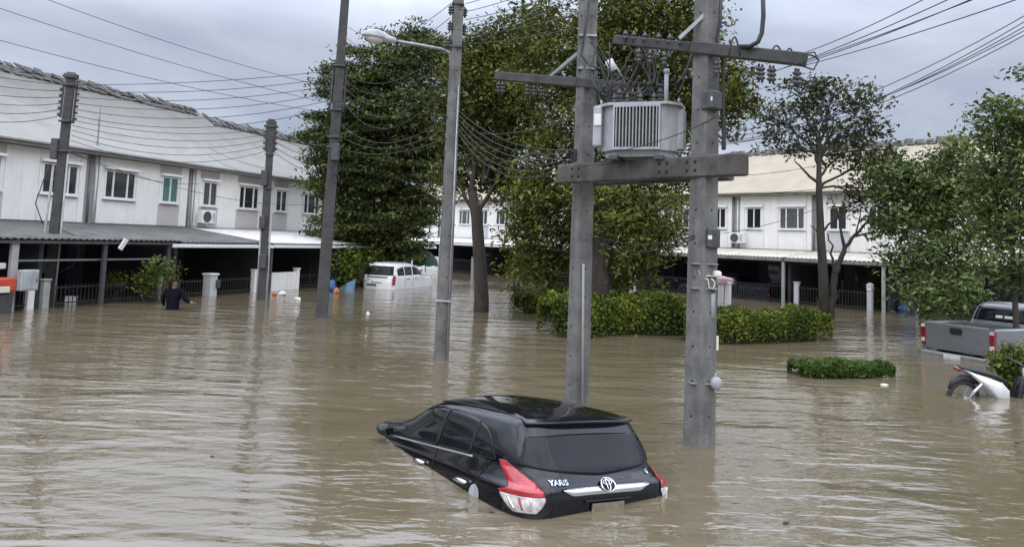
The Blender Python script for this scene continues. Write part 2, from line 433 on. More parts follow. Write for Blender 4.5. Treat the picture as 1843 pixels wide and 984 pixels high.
LP, LD = row_axis(W(0, 252, 5.0), W(540, 328, 5.0), 5.0)
LRZ = math.atan2(LD.y, LD.x)
RP, RD = row_axis(W(1290, 352, 5.3), W(1600, 345, 5.3), 5.3)
RRZ = math.atan2(RD.y, RD.x)
wt_, bg_, pg_ = 'white_wall', 'beige_panel', 'pale_grey_panel'
dg = 'dark_glass'
left_near = thing('row_house', LP, 'long white terrace block with mossy pale roof and teal curtained window, its carports dark', 'house', LRZ)
terrace(left_near, -15.8, 13.15, [(-11.3, 'A', (bg_, bg_), (dg, dg)), (-6.35, 'A', (bg_, wt_), (dg, dg)), (-1.45, 'A', (bg_, wt_), (dg, dg)), (3.52, 'B', (bg_, wt_), ('teal_glass', dg)), (8.33, 'A', (pg_, bg_), ('curtain_glass', dg))], 4.9, 3.40, 4.45, 5.0, 8.42, 4.6, 'roof_left')
SL = math.atan2(8.42 - 5.09, 5.1)
ridge_tiles(left_near, -2.4, 13.1, 4.55, 8.40, SL, 3, jit=.09, tw=.42)
left_far = thing('row_house', LP + LD * 13.2, 'white terrace block half hidden by the tiered tree, over a white carport roof', 'house', LRZ)
terrace(left_far, 0.0, 9.9, [(.08, 'A', (pg_, wt_), (dg, dg)), (4.98, 'A', (pg_, wt_), (dg, 'curtain_glass'))], 4.9, 3.40, 4.45, 5.0, 8.12, 4.6, 'roof_left')
ridge_tiles(left_far, 0.0, 9.8, 4.55, 8.12, math.atan2(8.12 - 5.09, 5.1), 3, jit=.09, tw=.42)
sheet(left_near, -15.5, 3.35, 2.42, 1.95, 4.5, 'dark_sheet')
sheet(left_near, 3.5, 8.22, 2.42, 1.90, 4.5, 'dark_sheet')
sheet(left_near, 8.30, 13.1, 2.42, 1.92, 4.5, 'white_sheet')
sheet(left_far, .1, 9.8, 2.42, 1.94, 4.5, 'white_sheet')
for rt, a, b, z in ((left_near, 2.95, 8.2, 1.79), (left_near, 8.3, 13.1, 1.80), (left_far, .1, 9.8, 1.81)):
    MB().box(((a + b) / 2, -4.56, z), (b - a, .13, .12), bev=.015).build('gutter', M['white_frame'], rt)
MB().box((-6.2, -4.50, 1.86), (18.4, .08, .07)).build('gutter', M['dark_steel'], left_near)
for s, mt in ((-2.45, 'grey_wall'), (2.9, 'dark_steel'), (.4, 'dark_steel'), (8.25, 'dark_steel'), (13.0, 'dark_steel')):
    MB().box((s, -4.42, .55), (.12 if mt == 'dark_steel' else .2, .1, 2.7)).build('carport_post', M[mt], left_near)
MB().beam((-2.3, -4.3, 1.35), (2.9, -4.3, 1.35), .05, .05).build('carport_rail', M['steel'], left_near)
# antenna mast and pipes on the near block
ant = MB(); ant.tube([(3.45, -.2, 2.5), (3.45, -.2, 6.3)], .03, 6); ant.tube([(3.45, -.2, 5.2), (3.45, -.2, 6.7)], .018, 6)
ant.build('roof_mast', M['steel'], left_near)

right_row = thing('row_house', RP, 'cream roofed white terrace standing behind the round hedge and the bare branched tree', 'house', RRZ)
terrace(right_row, -31.0, 14.5, [(1.24 + 4.5 * k, 'A', (pg_ if k % 2 else wt_, wt_), (dg, 'curtain_glass' if k % 3 == 0 else dg)) for k in range(-7, 3)], 4.5, 3.50, 4.60, 5.3, 8.1, 4.0, 'roof_right', 'white_wall', pw=2.6)
ridge_tiles(right_row, -2.2, 14.4, 3.95, 8.1, .6, 2, jit=.06, tw=.5)
sheet(right_row, -30.8, -8.0, 2.42, 2.10, 3.2, 'white_sheet')
sheet(right_row, -7.8, 5.7, 2.42, 2.08, 3.2, 'cream_sheet')
sheet(right_row, 5.8, 14.4, 2.42, 2.08, 3.2, 'cream_sheet')
for a, b in ((-30.8, -8.0), (-7.8, 5.7), (5.8, 14.4)):
    MB().box(((a + b) / 2, -3.26, 1.98), (b - a, .1, .13), bev=.012).build('gutter', M['fascia' if a > -8 else 'white_frame'], right_row)
for k in range(-7, 3):
    MB().box((1.24 + 4.5 * k, -3.2, .55), (.12, .12, 2.7)).build('carport_post', M['grey_wall'], right_row)

def ac_unit(root_thing, s, z, label, rz):
    p = root_thing.matrix_basis @ Vector((s, -.36, z)) if False else None
def on_row(P, Dv, s, off, z=0.0):
    out = Vector((Dv.y, -Dv.x, 0)); return P + Dv * s + out * off + Vector((0, 0, z))
def air_con(loc, rz, label):
    t = thing('air_conditioner', loc, label, 'air conditioner', rz, 'outdoor units on the terrace walls')
    MB().box((0, 0, .29), (.80, .30, .55), bev=.02).build('casing', M['white_plastic'], t)
    f = MB(); f.tube_rings(Vector((-.13, -.155, .29)), Vector((0, -1, 0)), [(.235, 0), (.235, .012), (.2, .014)], 20); f.build('fan_grille', M['dark_steel'], t)
    gr = MB()
    for k in range(6): gr.box((.27, -.158, .12 + k * .065), (.16, .012, .02))
    gr.build('vent', M['steel'], t)
    for x in (-.3, .3):
        MB().beam((x, .16, -.02), (x, -.2, -.02), .04, .04).build('bracket', M['steel'], t)
air_con(on_row(LP, LD, 8.95, .42, 2.62), LRZ, 'white outdoor unit on the left terrace wall beside the downpipes')
air_con(on_row(RP, RD, 1.62, .42, 2.70), RRZ, 'white outdoor unit on the wall of the cream roofed terrace')
air_con(on_row(LP, LD, 4.05, .42, 2.48), LRZ, 'low white outdoor unit under the three pane window by the mast') if False else None

# fences along the house fronts
BAR = {}
def fence(P, Dv, rz, s0, s1, off, ztop, label, group, post='white_wall', posts=True, panel=None):
    t = thing('fence', on_row(P, Dv, s0, off), label, 'fence', rz, group)
    L = s1 - s0
    for z in (ztop - .06, .12): MB().box((L / 2, 0, z), (L - .1, .03, .035)).build('rail', M['black_rubber'], t)
    if panel:
        n = max(2, int(L / .62)); w = L / n
        for i in range(n):
            MB().box((w * (i + .5), -.03, ztop / 2 - .3), (w - .02, .035, ztop + .7), bev=.006).build('board', M[panel], t)
    else:
        b = MB(); n = int(L / .13)
        for i in range(1, n): b.box((L * i / n, .002, ztop / 2 - .35), (.018, .018, ztop + .75))
        tag(b.build('bars', M['black_rubber'], t), kind='stuff')
    if posts:
        for x in (0, L):
            MB().box((x, 0, ztop / 2 - .3), (.2, .2, ztop + .9), bev=.012).build('post', M[post], t)
            MB().box((x, 0, ztop + .18), (.25, .25, .05), bev=.01).build('post_cap', M[post], t)
    return t
fg = 'low fences along the house fronts'
fence(LP, LD, LRZ, -9.2, -5.6, 4.2, .85, 'dark bar fence at the left edge below the dark carport', fg, 'white_wall')
fence(LP, LD, LRZ, -5.2, -1.75, 4.2, .72, 'dark bar fence by the red stall front, ending at pale posts', fg)
fence(LP, LD, LRZ, -1.3, 2.9, 4.2, .62, 'dark bar fence under the white floodlight, behind the poles', fg, 'grey_wall')
fence(LP, LD, LRZ, 3.1, 4.85, 4.2, .60, 'short dark fence behind the wading person', fg, 'grey_wall', False)
fence(LP, LD, LRZ, 5.45, 7.5, 4.2, .60, 'dark bar fence between white pillar and white board gate', fg, 'grey_wall', False)
fence(LP, LD, LRZ, 10.4, 13.0, 4.2, .60, 'dark bar fence right of the white board gate', fg, 'grey_wall', False)
fence(LP, LD, LRZ, 7.6, 10.3, 4.2, .68, 'white board gate in front of the dark carport', 'white gates', 'white_wall', True, 'white_wall')
fr_ = 'bar fences before the cream roofed terrace'
fence(RP, RD, RRZ, -3.2, 1.2, 3.0, .82, 'bar fence behind the left part of the round hedge', fr_)
fence(RP, RD, RRZ, 1.7, 5.6, 3.0, .82, 'bar fence in front of the parked dark pickup', fr_, 'white_wall', False)
fence(RP, RD, RRZ, 6.3, 9.6, 3.0, .80, 'bar fence with pale posts right of the bare branched tree', fr_, 'pale_grey_panel')
fence(RP, RD, RRZ, -20.6, -17.3, 3.2, .95, 'bar gate beyond the leaning tree trunk', fr_, 'grey_wall')
fence(RP, RD, RRZ, -25.2, -21.0, 3.0, .95, 'white board gate beyond the leaning tree trunk', 'white gates', 'white_wall', False, 'white_wall')

def pillar(loc, rz, h, w, label, meter=True):
    t = thing('gate_pillar', loc, label, 'gate pillar', rz)
    MB().box((0, 0, h / 2 - .4), (w, w, h + .8), bev=.015).build('shaft', M['pale_grey_panel'], t)
    MB().box((0, 0, h + .03), (w + .08, w + .08, .07), bev=.015).build('cap', M['white_wall'], t)
    if meter:
        MB().box((w / 2 - .02, -w / 2 - .05, h - .32), (.17, .1, .3), bev=.02).build('meter', M['dark_steel'], t)
    return t
pillar(on_row(LP, LD, 5.2, 4.2), LRZ, .74, .36, 'white gate pillar with a meter, right of the wading person')
pillar(W(1310, 545), RRZ, .86, .22, 'white gate pillar with pink cloth on top', False)
pillar(W(1297, 543), RRZ, .78, .20, 'grey white pillar just behind the right transformer pole', False)

# ------------------------------------------------------------------ poles, transformer platform, street lamp
def pole(px0, py0, px1, py1, w, d, rz, label, mt='concrete', group='concrete utility poles', top=None, taper=.72, depth_top=None, cat='utility pole', holes=True):
    """tapered rectangular concrete pole rising from the water, foot and upper point read off the photo"""
    b = W(px0, py0); t = D(px1, py1, b.y if depth_top is None else depth_top)
    ax = (t - b).normalized()
    L = (t - b).length if top is None else top
    th = thing('utility_pole' if cat == 'utility pole' else 'street_lamp', b, label, cat, 0, group)
    z = ax; x = Vector((math.cos(rz), math.sin(rz), 0)); y = z.cross(x).normalized(); x = y.cross(z)
    R = Matrix((x, y, z)).transposed()
    m = MB(); V = []; F = []
    secs = 9; lo = -1.2
    for i in range(secs):
        f = i / (secs - 1); h = lo + (L - lo) * f; k = 1 - (1 - taper) * (h - lo) / (9.0)
        hw, hd, c = w / 2 * k, d / 2 * k, .025 * k
        for px, py in ((-hw + c, -hd), (hw - c, -hd), (hw, -hd + c), (hw, hd - c), (hw - c, hd), (-hw + c, hd), (-hw, hd - c), (-hw, -hd + c)):
            V.append(R @ Vector((px, py, h)))
    for i in range(secs - 1):
        for k in range(8):
            j = (k + 1) % 8; F.append((i * 8 + k, i * 8 + j, i * 8 + 8 + j, i * 8 + 8 + k))
    F.append(tuple(range(7, -1, -1))); F.append(tuple(range((secs - 1) * 8, secs * 8)))
    m.add(V, F); m.build('shaft', M[mt], th)
    if holes:                                      # bolt holes, cast through the flat faces
        hm = MB(); hgt = .35
        while hgt < L - .2:
            k = 1 - (1 - taper) * (hgt - lo) / 9.0
            for sx, sy in ((0, -1), (1, 0), (-1, 0)):
                cpt = R @ Vector((sx * (w / 2 * k - .006), sy * (d / 2 * k - .006), hgt)); nrm = R @ Vector((sx, sy, 0))
                hm.tube_rings(cpt, nrm, [(.014, 0), (.014, .009), (.008, .009)], 8)
            hgt += .42
        tag(hm.build('bolt_hole', M['seam'], th), kind='stuff')
    def at(h, ox=0, oy=0):                        # a point on the pole axis, in the thing's frame
        return R @ Vector((ox, oy, h))
    return th, at, R, L

def insulator(parent, p, axis=(0, 0, -1), r=.05, n=3, name='insulator', mt='porcelain'):
    pr = [(r * .35, 0)]
    for i in range(n):
        h = .03 + i * .055
        pr += [(r * .4, h), (r, h + .02), (r * .9, h + .035), (r * .4, h + .05)]
    pr += [(r * .35, pr[-1][1] + .03)]
    return MB().tube_rings(Vector(p), Vector(axis).normalized(), pr, 10).build(name, M[mt], parent, True)

def band(parent, at, h, w, mt='steel', t=.035):
    MB().box(at(h), (w, w, t), bev=.01).build('clamp_band', M[mt], parent)

SPOOLS = []
def spool_rack(parent, at, R, h0, n, step, side, w):
    rk = MB(); rk.beam(at(h0 - .1, side * (w / 2 + .05)), at(h0 + n * step, side * (w / 2 + .05)), .04, .05); o = rk.build('insulator_rack', M['dark_steel'], parent)
    for i in range(n):
        p = at(h0 + i * step, side * (w / 2 + .11)); ax = R @ Vector((0, 0, 1))
        MB().tube_rings(Vector(p) - ax * .04, ax, [(.02, 0), (.045, .005), (.03, .04), (.045, .075), (.02, .08)], 10).build('spool', M['porcelain'], o, True)

# far left pole with conduits
pl, at, R, L = pole(84, 548, 129, 131, .30, .21, .3, 'dark leaning pole with white conduits in front of the teal window terrace', 'dark_concrete')
at0 = at; at = lambda h, ox=0, oy=0, f=at0: f(h - .45 if h > 2.5 else h, ox, oy)
PL = pl.location.copy(); pl_at = lambda h, ox=0, oy=0, f=at: PL + f(h, ox, oy)
spool_rack(pl, at, R, 6.0, 6, .19, 1, .25)
spool_rack(pl, at, R, 6.1, 5, .19, -1, .25)
MB().box(at(7.28), (.34, .3, .16), bev=.03).build('pole_cap', M['dark_steel'], pl)
for h in (7.0, 5.9, 5.0): band(pl, at, h, .32, 'dark_steel', .06)
MB().box(at(5.05, -.2, -.05), (.2, .22, .62), bev=.02).build('junction_box', M['dark_steel'], pl)
for ox, h0, h1 in ((.20, -.4, 4.9), (-.24, -.4, 4.4)):
    MB().tube([at(h0, ox, -.1), at(1.2, ox * 1.02, -.1), at(h1, ox * .8, -.1)], .030, 8).build('conduit', M['dull_pipe'], pl, True)
MB().box(at(1.15, -.19, -.16), (.22, .14, .42), bev=.02).build('meter', M['dark_steel'], pl)
MB().tube([at(4.6, -.3, -.1), at(3.4, -.55, -.1), at(2.8, -.3, -.1)], .014, 6).build('slack_cable', M['black_rubber'], pl, True)
MB().tube([at(2.2, .2, -.1)] + [at(1.6 + .55 * math.cos(a), .45 + .38 * math.sin(a) - .1, -.1) for a in [x * .5 for x in range(0, 7)]] + [at(.9, .2, -.1)], .016, 6).build('slack_cable', M['black_rubber'], pl, True)
MB().box(at(.28, -.05, -.15), (.16, .12, .55)).build('warning_plate', M['red_paint'], pl)

# second leaning pole by the white board gate
pc, at, R, L = pole(470, 540, 489, 215, .30, .22, .3, 'dark pole standing before the white board gate', 'dark_concrete')
at1 = at; at = lambda h, ox=0, oy=0, f=at1: f(h - 1.0 if h > 4 else h - .4 if h > 2.5 else h, ox, oy)
PC = pc.location.copy(); pc_at = lambda h, ox=0, oy=0, f=at: PC + f(h, ox, oy)
spool_rack(pc, at, R, 6.3, 5, .2, 1, .2); spool_rack(pc, at, R, 6.3, 5, .2, -1, .2)
MB().box(at(5.25, -.12, -.1), (.22, .2, .55), bev=.02).build('junction_box', M['dark_steel'], pc)
MB().box(at(3.1, -.10, -.12), (.2, .2, .45), bev=.02).build('junction_box', M['dark_steel'], pc)
MB().box(at(1.35, -.02, -.16), (.24, .12, .5), bev=.02).build('meter', M['dark_steel'], pc)
for ox in (-.16, .19): MB().tube([at(-.4, ox, -.1), at(2.9, ox * .9, -.08)], .028, 8).build('conduit', M['dull_pipe'], pc, True)
for h in (7.1, 6.1, 4.9): band(pc, at, h, .27, 'dark_steel', .06)

# tall dark pole left of the lamp
pb, at, R, L = pole(578, 571, 621, 0, .36, .28, .25, 'tall dark grey pole in front of the tiered tree', 'dark_concrete', top=11.5)
PB = pb.location.copy(); pb_at = lambda h, ox=0, oy=0, f=at: PB + f(h, ox, oy)
spool_rack(pb, at, R, 6.15, 5, .22, -1, .28); spool_rack(pb, at, R, 6.15, 5, .22, 1, .28)
for h in (7.3, 6.0, 5.2, 4.9): band(pb, at, h, .36, 'dark_steel', .05)
MB().box(at(4.75, .05, -.16), (.24, .14, .5), bev=.03).build('splice_box', M['dark_steel'], pb)
for i, (h, r) in enumerate(((4.3, .16), (4.0, .13))):
    MB().tube([at(h + r * math.cos(a), .1 + r * math.sin(a) * .8, -.19) for a in [k * .63 for k in range(11)]], .014, 6).build('coiled_cable', M['black_rubber'], pb, True)

# lamp pole
lp, at, R, L = pole(794, 646, 825, 0, .27, .22, .45, 'pale grey concrete pole carrying the street lamp on a curved arm', 'concrete', top=8.4, cat='street lamp', group=None)
LPL = lp.location.copy(); lp_at = lambda h, ox=0, oy=0, f=at: LPL + f(h, ox, oy)
hd = D(711, 74, 15.3) - LPL; ax0 = D(808, 95, 15.6) - LPL
MB().tube([D(812, 150, 15.6) - LPL, D(811, 108, 15.6) - LPL, ax0, D(795, 89, 15.5) - LPL, D(760, 82, 15.4) - LPL, hd], .03, 8).build('lamp_arm', M['steel'], lp, True)
tip = D(652, 62, 15.1) - LPL; dirv = (tip - hd); Lh = dirv.length; xh = dirv.normalized(); zh = Vector((0, 0, 1)); yh = zh.cross(xh).normalized(); zh = xh.cross(yh)
rows = []
for f, wd, up, dn in ((-.04, .03, .03, .03), (0, .06, .07, .06), (.18, .08, .085, .07), (.36, .12, .14, .07), (.6, .15, .165, .06), (.82, .13, .13, .05), (.95, .08, .07, .03), (1.0, .02, .012, .01)):
    c = hd + xh * (Lh * f)
    rows.append([c + yh * (wd * math.cos(a)) + zh * ((up if math.sin(a) > 0 else dn) * math.sin(a)) for a in [2 * math.pi * k / 16 for k in range(17)]])
MB().grid(rows).build('lamp_housing', M['grey_paint'], lp, True)
rows = []
for f, wd, dn in ((.32, .02, .01), (.38, .09, .07), (.55, .115, .115), (.72, .105, .10), (.86, .06, .045), (.9, .01, .0)):
    c = hd + xh * (Lh * f) - zh * .035
    rows.append([c + yh * (wd * math.cos(a)) - zh * (dn * math.sin(a)) for a in [math.pi * k / 10 for k in range(11)]])
MB().grid(rows).build('lamp_lens', M['clear_lens'], lp, True)
for h in (7.2, 6.3): band(lp, at, h, .25, 'dark_steel', .05)
for sx in (-1, 1):
    for k in range(3): insulator(lp, at(6.95 - k * .34, sx * .16, 0), (0, 0, 1), .055, 3)
MB().tube([at(-.3, .06, -.13), at(5.5, .05, -.11)], .018, 6).build('conduit', M['steel'], lp, True)
band(lp, at, 1.15, .31, 'steel', .04)

# the two poles of the transformer platform
hl, at, R, L = pole(1038, 735, 1059, 0, .30, .26, .55, 'left concrete pole of the transformer platform, white pipe up its side', 'concrete', top=8.6)
HL = hl.location.copy(); hl_at = lambda h, ox=0, oy=0, f=at: HL + f(h, ox, oy); HLa = at
MB().tube([D(1048, 735, HL.y - .2) - HL, D(1049, 600, HL.y - .2) - HL, D(1050, 475, HL.y - .2) - HL], .017, 8).build('conduit', M['dull_pipe'], hl, True)
for h in (5.0, 5.5, 6.1): band(hl, at, h, .27, 'steel', .04)
ca = MB(); ca.beam(D(893, 137, 12.4) - HL, D(1042, 149, 11.15) - HL, .12, .14, bev=.012); ca.beam(D(1042, 149, 11.15) - HL, D(1120, 157, 10.5) - HL, .12, .14, bev=.012); ca.build('crossarm', M['dark_concrete'], hl)
MB().beam(D(985, 143, 11.6) - HL, D(1040, 97, 11.2) - HL, .05, .05).build('arm_brace', M['steel'], hl)
for px in (898, 905, 950, 962, 975): insulator(hl, D(px, 146 + (px - 893) * .08, 12.3 - (px - 893) * .008) - HL, (0, 0, -1), .05, 3)
hr, at, R, L = pole(1258, 798, 1273, 0, .32, .30, .62, 'right concrete pole of the transformer platform with meter and boxes', 'concrete', top=7.6)
HR = hr.location.copy(); hr_at = lambda h, ox=0, oy=0, f=at: HR + f(h, ox, oy); HRa = at
ca = MB(); ca.beam(D(1108, 72, 10.6) - HR, D(1245, 86, 9.45) - HR, .13, .13, bev=.012); ca.beam(D(1245, 86, 9.45) - HR, D(1450, 108, 8.55) - HR, .14, .15, bev=.012); ca.build('crossarm', M['dark_concrete'], hr)
MB().beam(D(1222, 70, 9.4) - HR, D(1280, 16, 9.35) - HR, .045, .045).build('arm_brace', M['steel'], hr)
for px in (1366, 1372, 1386, 1392, 1432, 1437, 1290, 1150, 1170, 1196): insulator(hr, D(px, 96 + (px - 1280) * .115 + (10 if px > 1280 else 6), 9.3 - (px - 1260) * .004) - HR, (0, 0, -1), .038, 3)
for px in (1125, 1140, 1160, 1185, 1205, 1225):
    pp = D(px, 74 + (px - 1110) * .1, 10.45 - (px - 1110) * .008) - HR
    insulator(hr, pp, (0, 0, 1), .04, 2)
# looped leads on the crossarm
for x0, x1, top in ((1312, 1332, 66), (1385, 1410, 78), (1412, 1430, 82), (1440, 1474, 92)):
    pts = []
    for k in range(9):
        f = k / 8; x = x0 + (x1 - x0) * f
        pts.append(D(x, 100 + (x - 1312) * .05 - (100 - top) * math.sin(math.pi * f), 8.8) - HR)
    MB().tube(pts, .011, 6).build('lead_loop', M['black_rubber'], hr, True)
MB().tube([D(1441, 118, 8.6) - HR, D(1464, 126, 8.6) - HR, D(1473, 110, 8.6) - HR, D(1466, 94, 8.6) - HR, D(1445, 98, 8.6) - HR], .01, 6).build('lead_loop', M['black_rubber'], hr, True)
cab = [D(1373, -14, 8.8), D(1374, 30, 8.8), D(1371, 60, 8.8), D(1364, 76, 8.8), D(1350, 84, 8.85), D(1330, 84, 9.0)]
MB().tube([p - HR for p in cab], .028, 8).build('riser_cable', M['black_rubber'], hr, True)
cab = [D(1298, -12, 9.3), D(1296, 40, 9.3), D(1290, 72, 9.3), D(1301, 110, 9.3), D(1302, 200, 9.3), D(1302, 268, 9.3)]
MB().tube([p - HR for p in cab], .022, 8).build('riser_cable', M['black_rubber'], hr, True)
MB().box(D(1303, 240, 9.25) - HR, (.05, .05, .42), bev=.012).build('cable_sleeve', M['black_rubber'], hr)
MB().box(D(1281, 182, 9.3) - HR, (.22, .18, .24), rz=.62, bev=.02).build('strap_box', M['dark_steel'], hr)
MB().box(D(1276, 428, 9.38) - HR, (.22, .2, .25), rz=.62, bev=.02).build('strap_box', M['dark_steel'], hr)
for px, py in ((1281, 178), (1278, 427)):
    MB().box(D(px, py, 9.19) - HR, (.04, .03, .05), rz=.62).build('strap_buckle', M['white_plastic'], hr)
MB().box(D(1285, 617, 9.45) - HR, (.095, .08, .175), rz=.2, bev=.008).build('notice_box', M['cream_plastic'], hr)
mt = MB(); c = D(1279, 688, 9.42) - HR
mt.box(c, (.15, .07, .26), rz=.2, bev=.02); m0 = mt.build('meter_base', M['grey_paint'], hr)
MB().tube_rings(c + Vector((.03, -.03, .01)), Vector((.2, -1, 0)), [(.075, 0), (.078, .07), (.06, .10), (.02, .108)], 16).build('meter_glass', M['grey_paint'], hr, True)
MB().tube_rings(D(1279, 572, 9.4) - HR, Vector((0, 0, 1)), [(.052, 0), (.052, .30), (.045, .31)], 14).build('tube_box', M['grey_paint'], hr, True)
MB().tube_rings(D(1279, 527, 9.4) - HR, Vector((0, 0, 1)), [(.054, 0), (.054, .05), (.03, .075)], 14).build('tube_cap', M['blue_plastic'], hr, True)
MB().box(D(1290, 493, 9.36) - HR, (.1, .1, .08), rz=.3, bev=.02).build('lamp_sensor', M['white_plastic'], hr)
lead = [D(1288, 497, 9.33), D(1275, 496, 9.3), D(1262, 499, 9.3), D(1258, 486, 9.3), D(1262, 500, 9.3), D(1274, 503, 9.28), D(1276, 517, 9.28), D(1284, 520, 9.28), D(1287, 508, 9.28), D(1280, 501, 9.28)]
MB().tube([p - HR for p in lead], .008, 6).build('loose_lead', M['cream_plastic'], hr, True)
lead = [D(1257, 488, 9.33), D(1257, 570, 9.36), D(1262, 574, 9.36), D(1271, 573, 9.36)]
MB().tube([p - HR for p in lead], .006, 6).build('loose_lead', M['white_plastic'], hr, True)
lead = [D(1258, 575, 9.33), D(1257, 650, 9.36), D(1256, 690, 9.36), D(1264, 716, 9.36), D(1276, 708, 9.36)]
MB().tube([p - HR for p in lead], .006, 6).build('loose_lead', M['white_plastic'], hr, True)
for h in (2.2, .75, 1.9): band(hr, at, h, .325, 'steel', .012)

# platform beam and transformer
A, B = D(1008, 314, 11.0), D(1343, 296, 8.95)
bm_t = thing('platform_beam', (A + B) / 2, 'stained concrete beam pair bolted across the two transformer poles', 'beam')
mid = (A + B) / 2; dv = (B - A).normalized(); sd = Vector((0, 0, 1)).cross(dv).normalized()
if sd.y < 0: sd = -sd
MB().beam(A - mid, B - mid, .16, .27, bev=.018).build('front_beam', M['beam_concrete'], bm_t)
MB().beam(A - mid + sd * .50 + dv * .1, B - mid + sd * .50 - dv * .45, .16, .27, bev=.018).build('rear_beam', M['beam_concrete'], bm_t)
bo = MB()
for f in (.10, .14, .60, .64, .74, .78):
    for dz in (-.05, .06):
        c = (A + (B - A) * f) - mid - sd * .08 + Vector((0, 0, dz)); bo.tube_rings(c + sd * .01, -sd, [(.022, 0), (.022, .014), (.01, .015)], 8)
tag(bo.build('bolt_hole', M['seam'], bm_t), kind='stuff')
tz = .145
c0 = D(1136, 282, 9.95); c0.z = (A.z + B.z) / 2 + .145
tr_rz = math.atan2(dv.y, dv.x) * .45
tr = thing('transformer', c0 + sd * .22, 'grey oil filled transformer with vertical cooling fins on the platform beams', 'transformer', tr_rz)
def octa(w, d, c, z0, z1):
    p = [(-w + c, -d), (w - c, -d), (w, -d + c), (w, d - c), (w - c, d), (-w + c, d), (-w, d - c), (-w, -d + c)]
    return [(x, y, z0) for x, y in p], (0, 0, z1 - z0)
MB().prism(*octa(.50, .30, .16, .10, .70)).build('tank', M['grey_paint'], tr)
MB().prism(*octa(.46, .26, .15, .02, .098)).build('tank_base', M['grey_paint'], tr)
for x in (-.3, .3): MB().box((x, 0, -.0), (.12, .75, .05)).build('skid', M['dark_steel'], tr)
MB().prism(*octa(.56, .35, .17, .702, .735)).build('lid', M['grey_paint'], tr)
fb = MB(); fb.box((0, -.345, .68), (.62, .09, .03)); fb.box((0, -.345, .115), (.62, .09, .03)); fb.box((-.30, -.345, .40), (.02, .09, .54)); fb.box((.30, -.345, .40), (.02, .09, .54)); fb.build('fin_frame', M['grey_paint'], tr)
MB().box((0, -.304, .40), (.58, .004, .54)).build('fin_backing', M['dark_steel'], tr)
f0 = MB().box((0, 0, 0), (.014, .085, .53)).build('cooling_fin', M['grey_paint'], tr); f0.location = (-.265, -.35, .398)
for i in range(1, 13): share('cooling_fin', f0, tr, (-.265 + i * .0442, -.35, .398))
for sx in (-1, 1):
    for i in range(6): share('cooling_fin', f0, tr, (sx * .535, -.12 + i * .05, .398), math.pi / 2)
MB().box((-.56, -.19, .44), (.12, .1, .55), bev=.015).build('control_box', M['grey_paint'], tr)
MB().box((-.55, -.245, .52), (.1, .03, .16), bev=.01).build('control_box_door', M['white_plastic'], tr)
for i, x in enumerate((-.36, -.18, 0, .18)):
    insulator(tr, (x, -.12, .735), (0, 0, 1), .035, 2); 
for i, x in enumerate((-.34, -.06, .22)):
    insulator(tr, (x, .12, .735), (0, 0, 1), .05, 4)
MB().tube([(.33, -.05, .735), (.33, -.05, 1.18)], .028, 10).build('filler_pipe', M['grey_paint'], tr, True)
MB().tube_rings(Vector((.33, -.05, 1.17)), Vector((0, 0, 1)), [(.04, 0), (.04, .05), (.02, .06)], 10).build('pipe_cap', M['grey_paint'], tr, True)
for x in (-.52, .52): MB().tube([(x, -.2, .72), (x, -.2, .79), (x, -.12, .79), (x, -.12, .72)], .014, 6).build('lifting_lug', M['steel'], tr, True)
# fuse cutouts between the poles
def cutout(p, tilt, label):
    t = thing('fuse_cutout', p, label, 'fuse cutout', 0, 'fuse cutouts above the transformer')
    ax = Vector((math.sin(tilt), -.2, math.cos(tilt)))
    MB().tube([Vector((0, 0, 0)), ax * .16], .06, 10).build('fuse_cap', M['white_plastic'], t, True)
    insulator(t, -ax * .02, -ax, .045, 4)
    MB().tube([ax * .1 + Vector((.06, 0, 0)), -ax * .2 + Vector((.09, 0, 0))], .014, 6).build('fuse_tube', M['steel'], t, True)
cutout(D(1104, 127, 10.6), -.5, 'white capped fuse cutout above the left end of the transformer')
cutout(D(1124, 150, 10.5), -.4, 'lower small fuse cutout close over the transformer lid') if False else None
# tangle of leads dropping from the crossarm to the transformer
tl = thing('lead_cables', D(1160, 130, 10.2), 'tangled dark leads dropping from the crossarm onto the transformer bushings', 'cables')
o0 = tl.location.copy()
for i in range(18):
    x0 = random.uniform(1060, 1250); x1 = x0 + random.uniform(-50, 40); y1 = random.uniform(150, 172)
    y0 = 78 + (x0 - 1110) * .1
    a, b = D(x0, y0, 10.3), D(min(max(x1, 1085), 1215), y1, 10.1)
    sag = random.uniform(.05, .35); sw = random.uniform(-.2, .2)
    pts = [a + (b - a) * f + Vector((sw * math.sin(math.pi * f), random.uniform(-.1, .1) * 0, -sag * math.sin(math.pi * f))) for f in [k / 8 for k in range(9)]]
    MB().tube([p - o0 for p in pts], random.choice((.008, .011, .014)), 5).build('lead', M['black_rubber'], tl, True)
for i in range(8):
    x0 = random.uniform(1040, 1075); x1 = random.uniform(1090, 1180)
    a, b = D(x0, random.uniform(60, 160), 10.9), D(x1, random.uniform(140, 168), 10.2)
    pts = [a + (b - a) * f + Vector((0, 0, -.25 * math.sin(math.pi * f))) for f in [k / 8 for k in range(9)]]
    MB().tube([p - o0 for p in pts], .009, 5).build('lead', M['black_rubber'], tl, True)
dl = MB().tube([p - o0 for p in (D(1062, 0, 11.0), D(1052, 60, 11.0), D(1046, 100, 11.0), D(1062, 118, 10.9), D(1090, 128, 10.7))], .016, 6).build('lead', M['black_rubber'], tl, True)

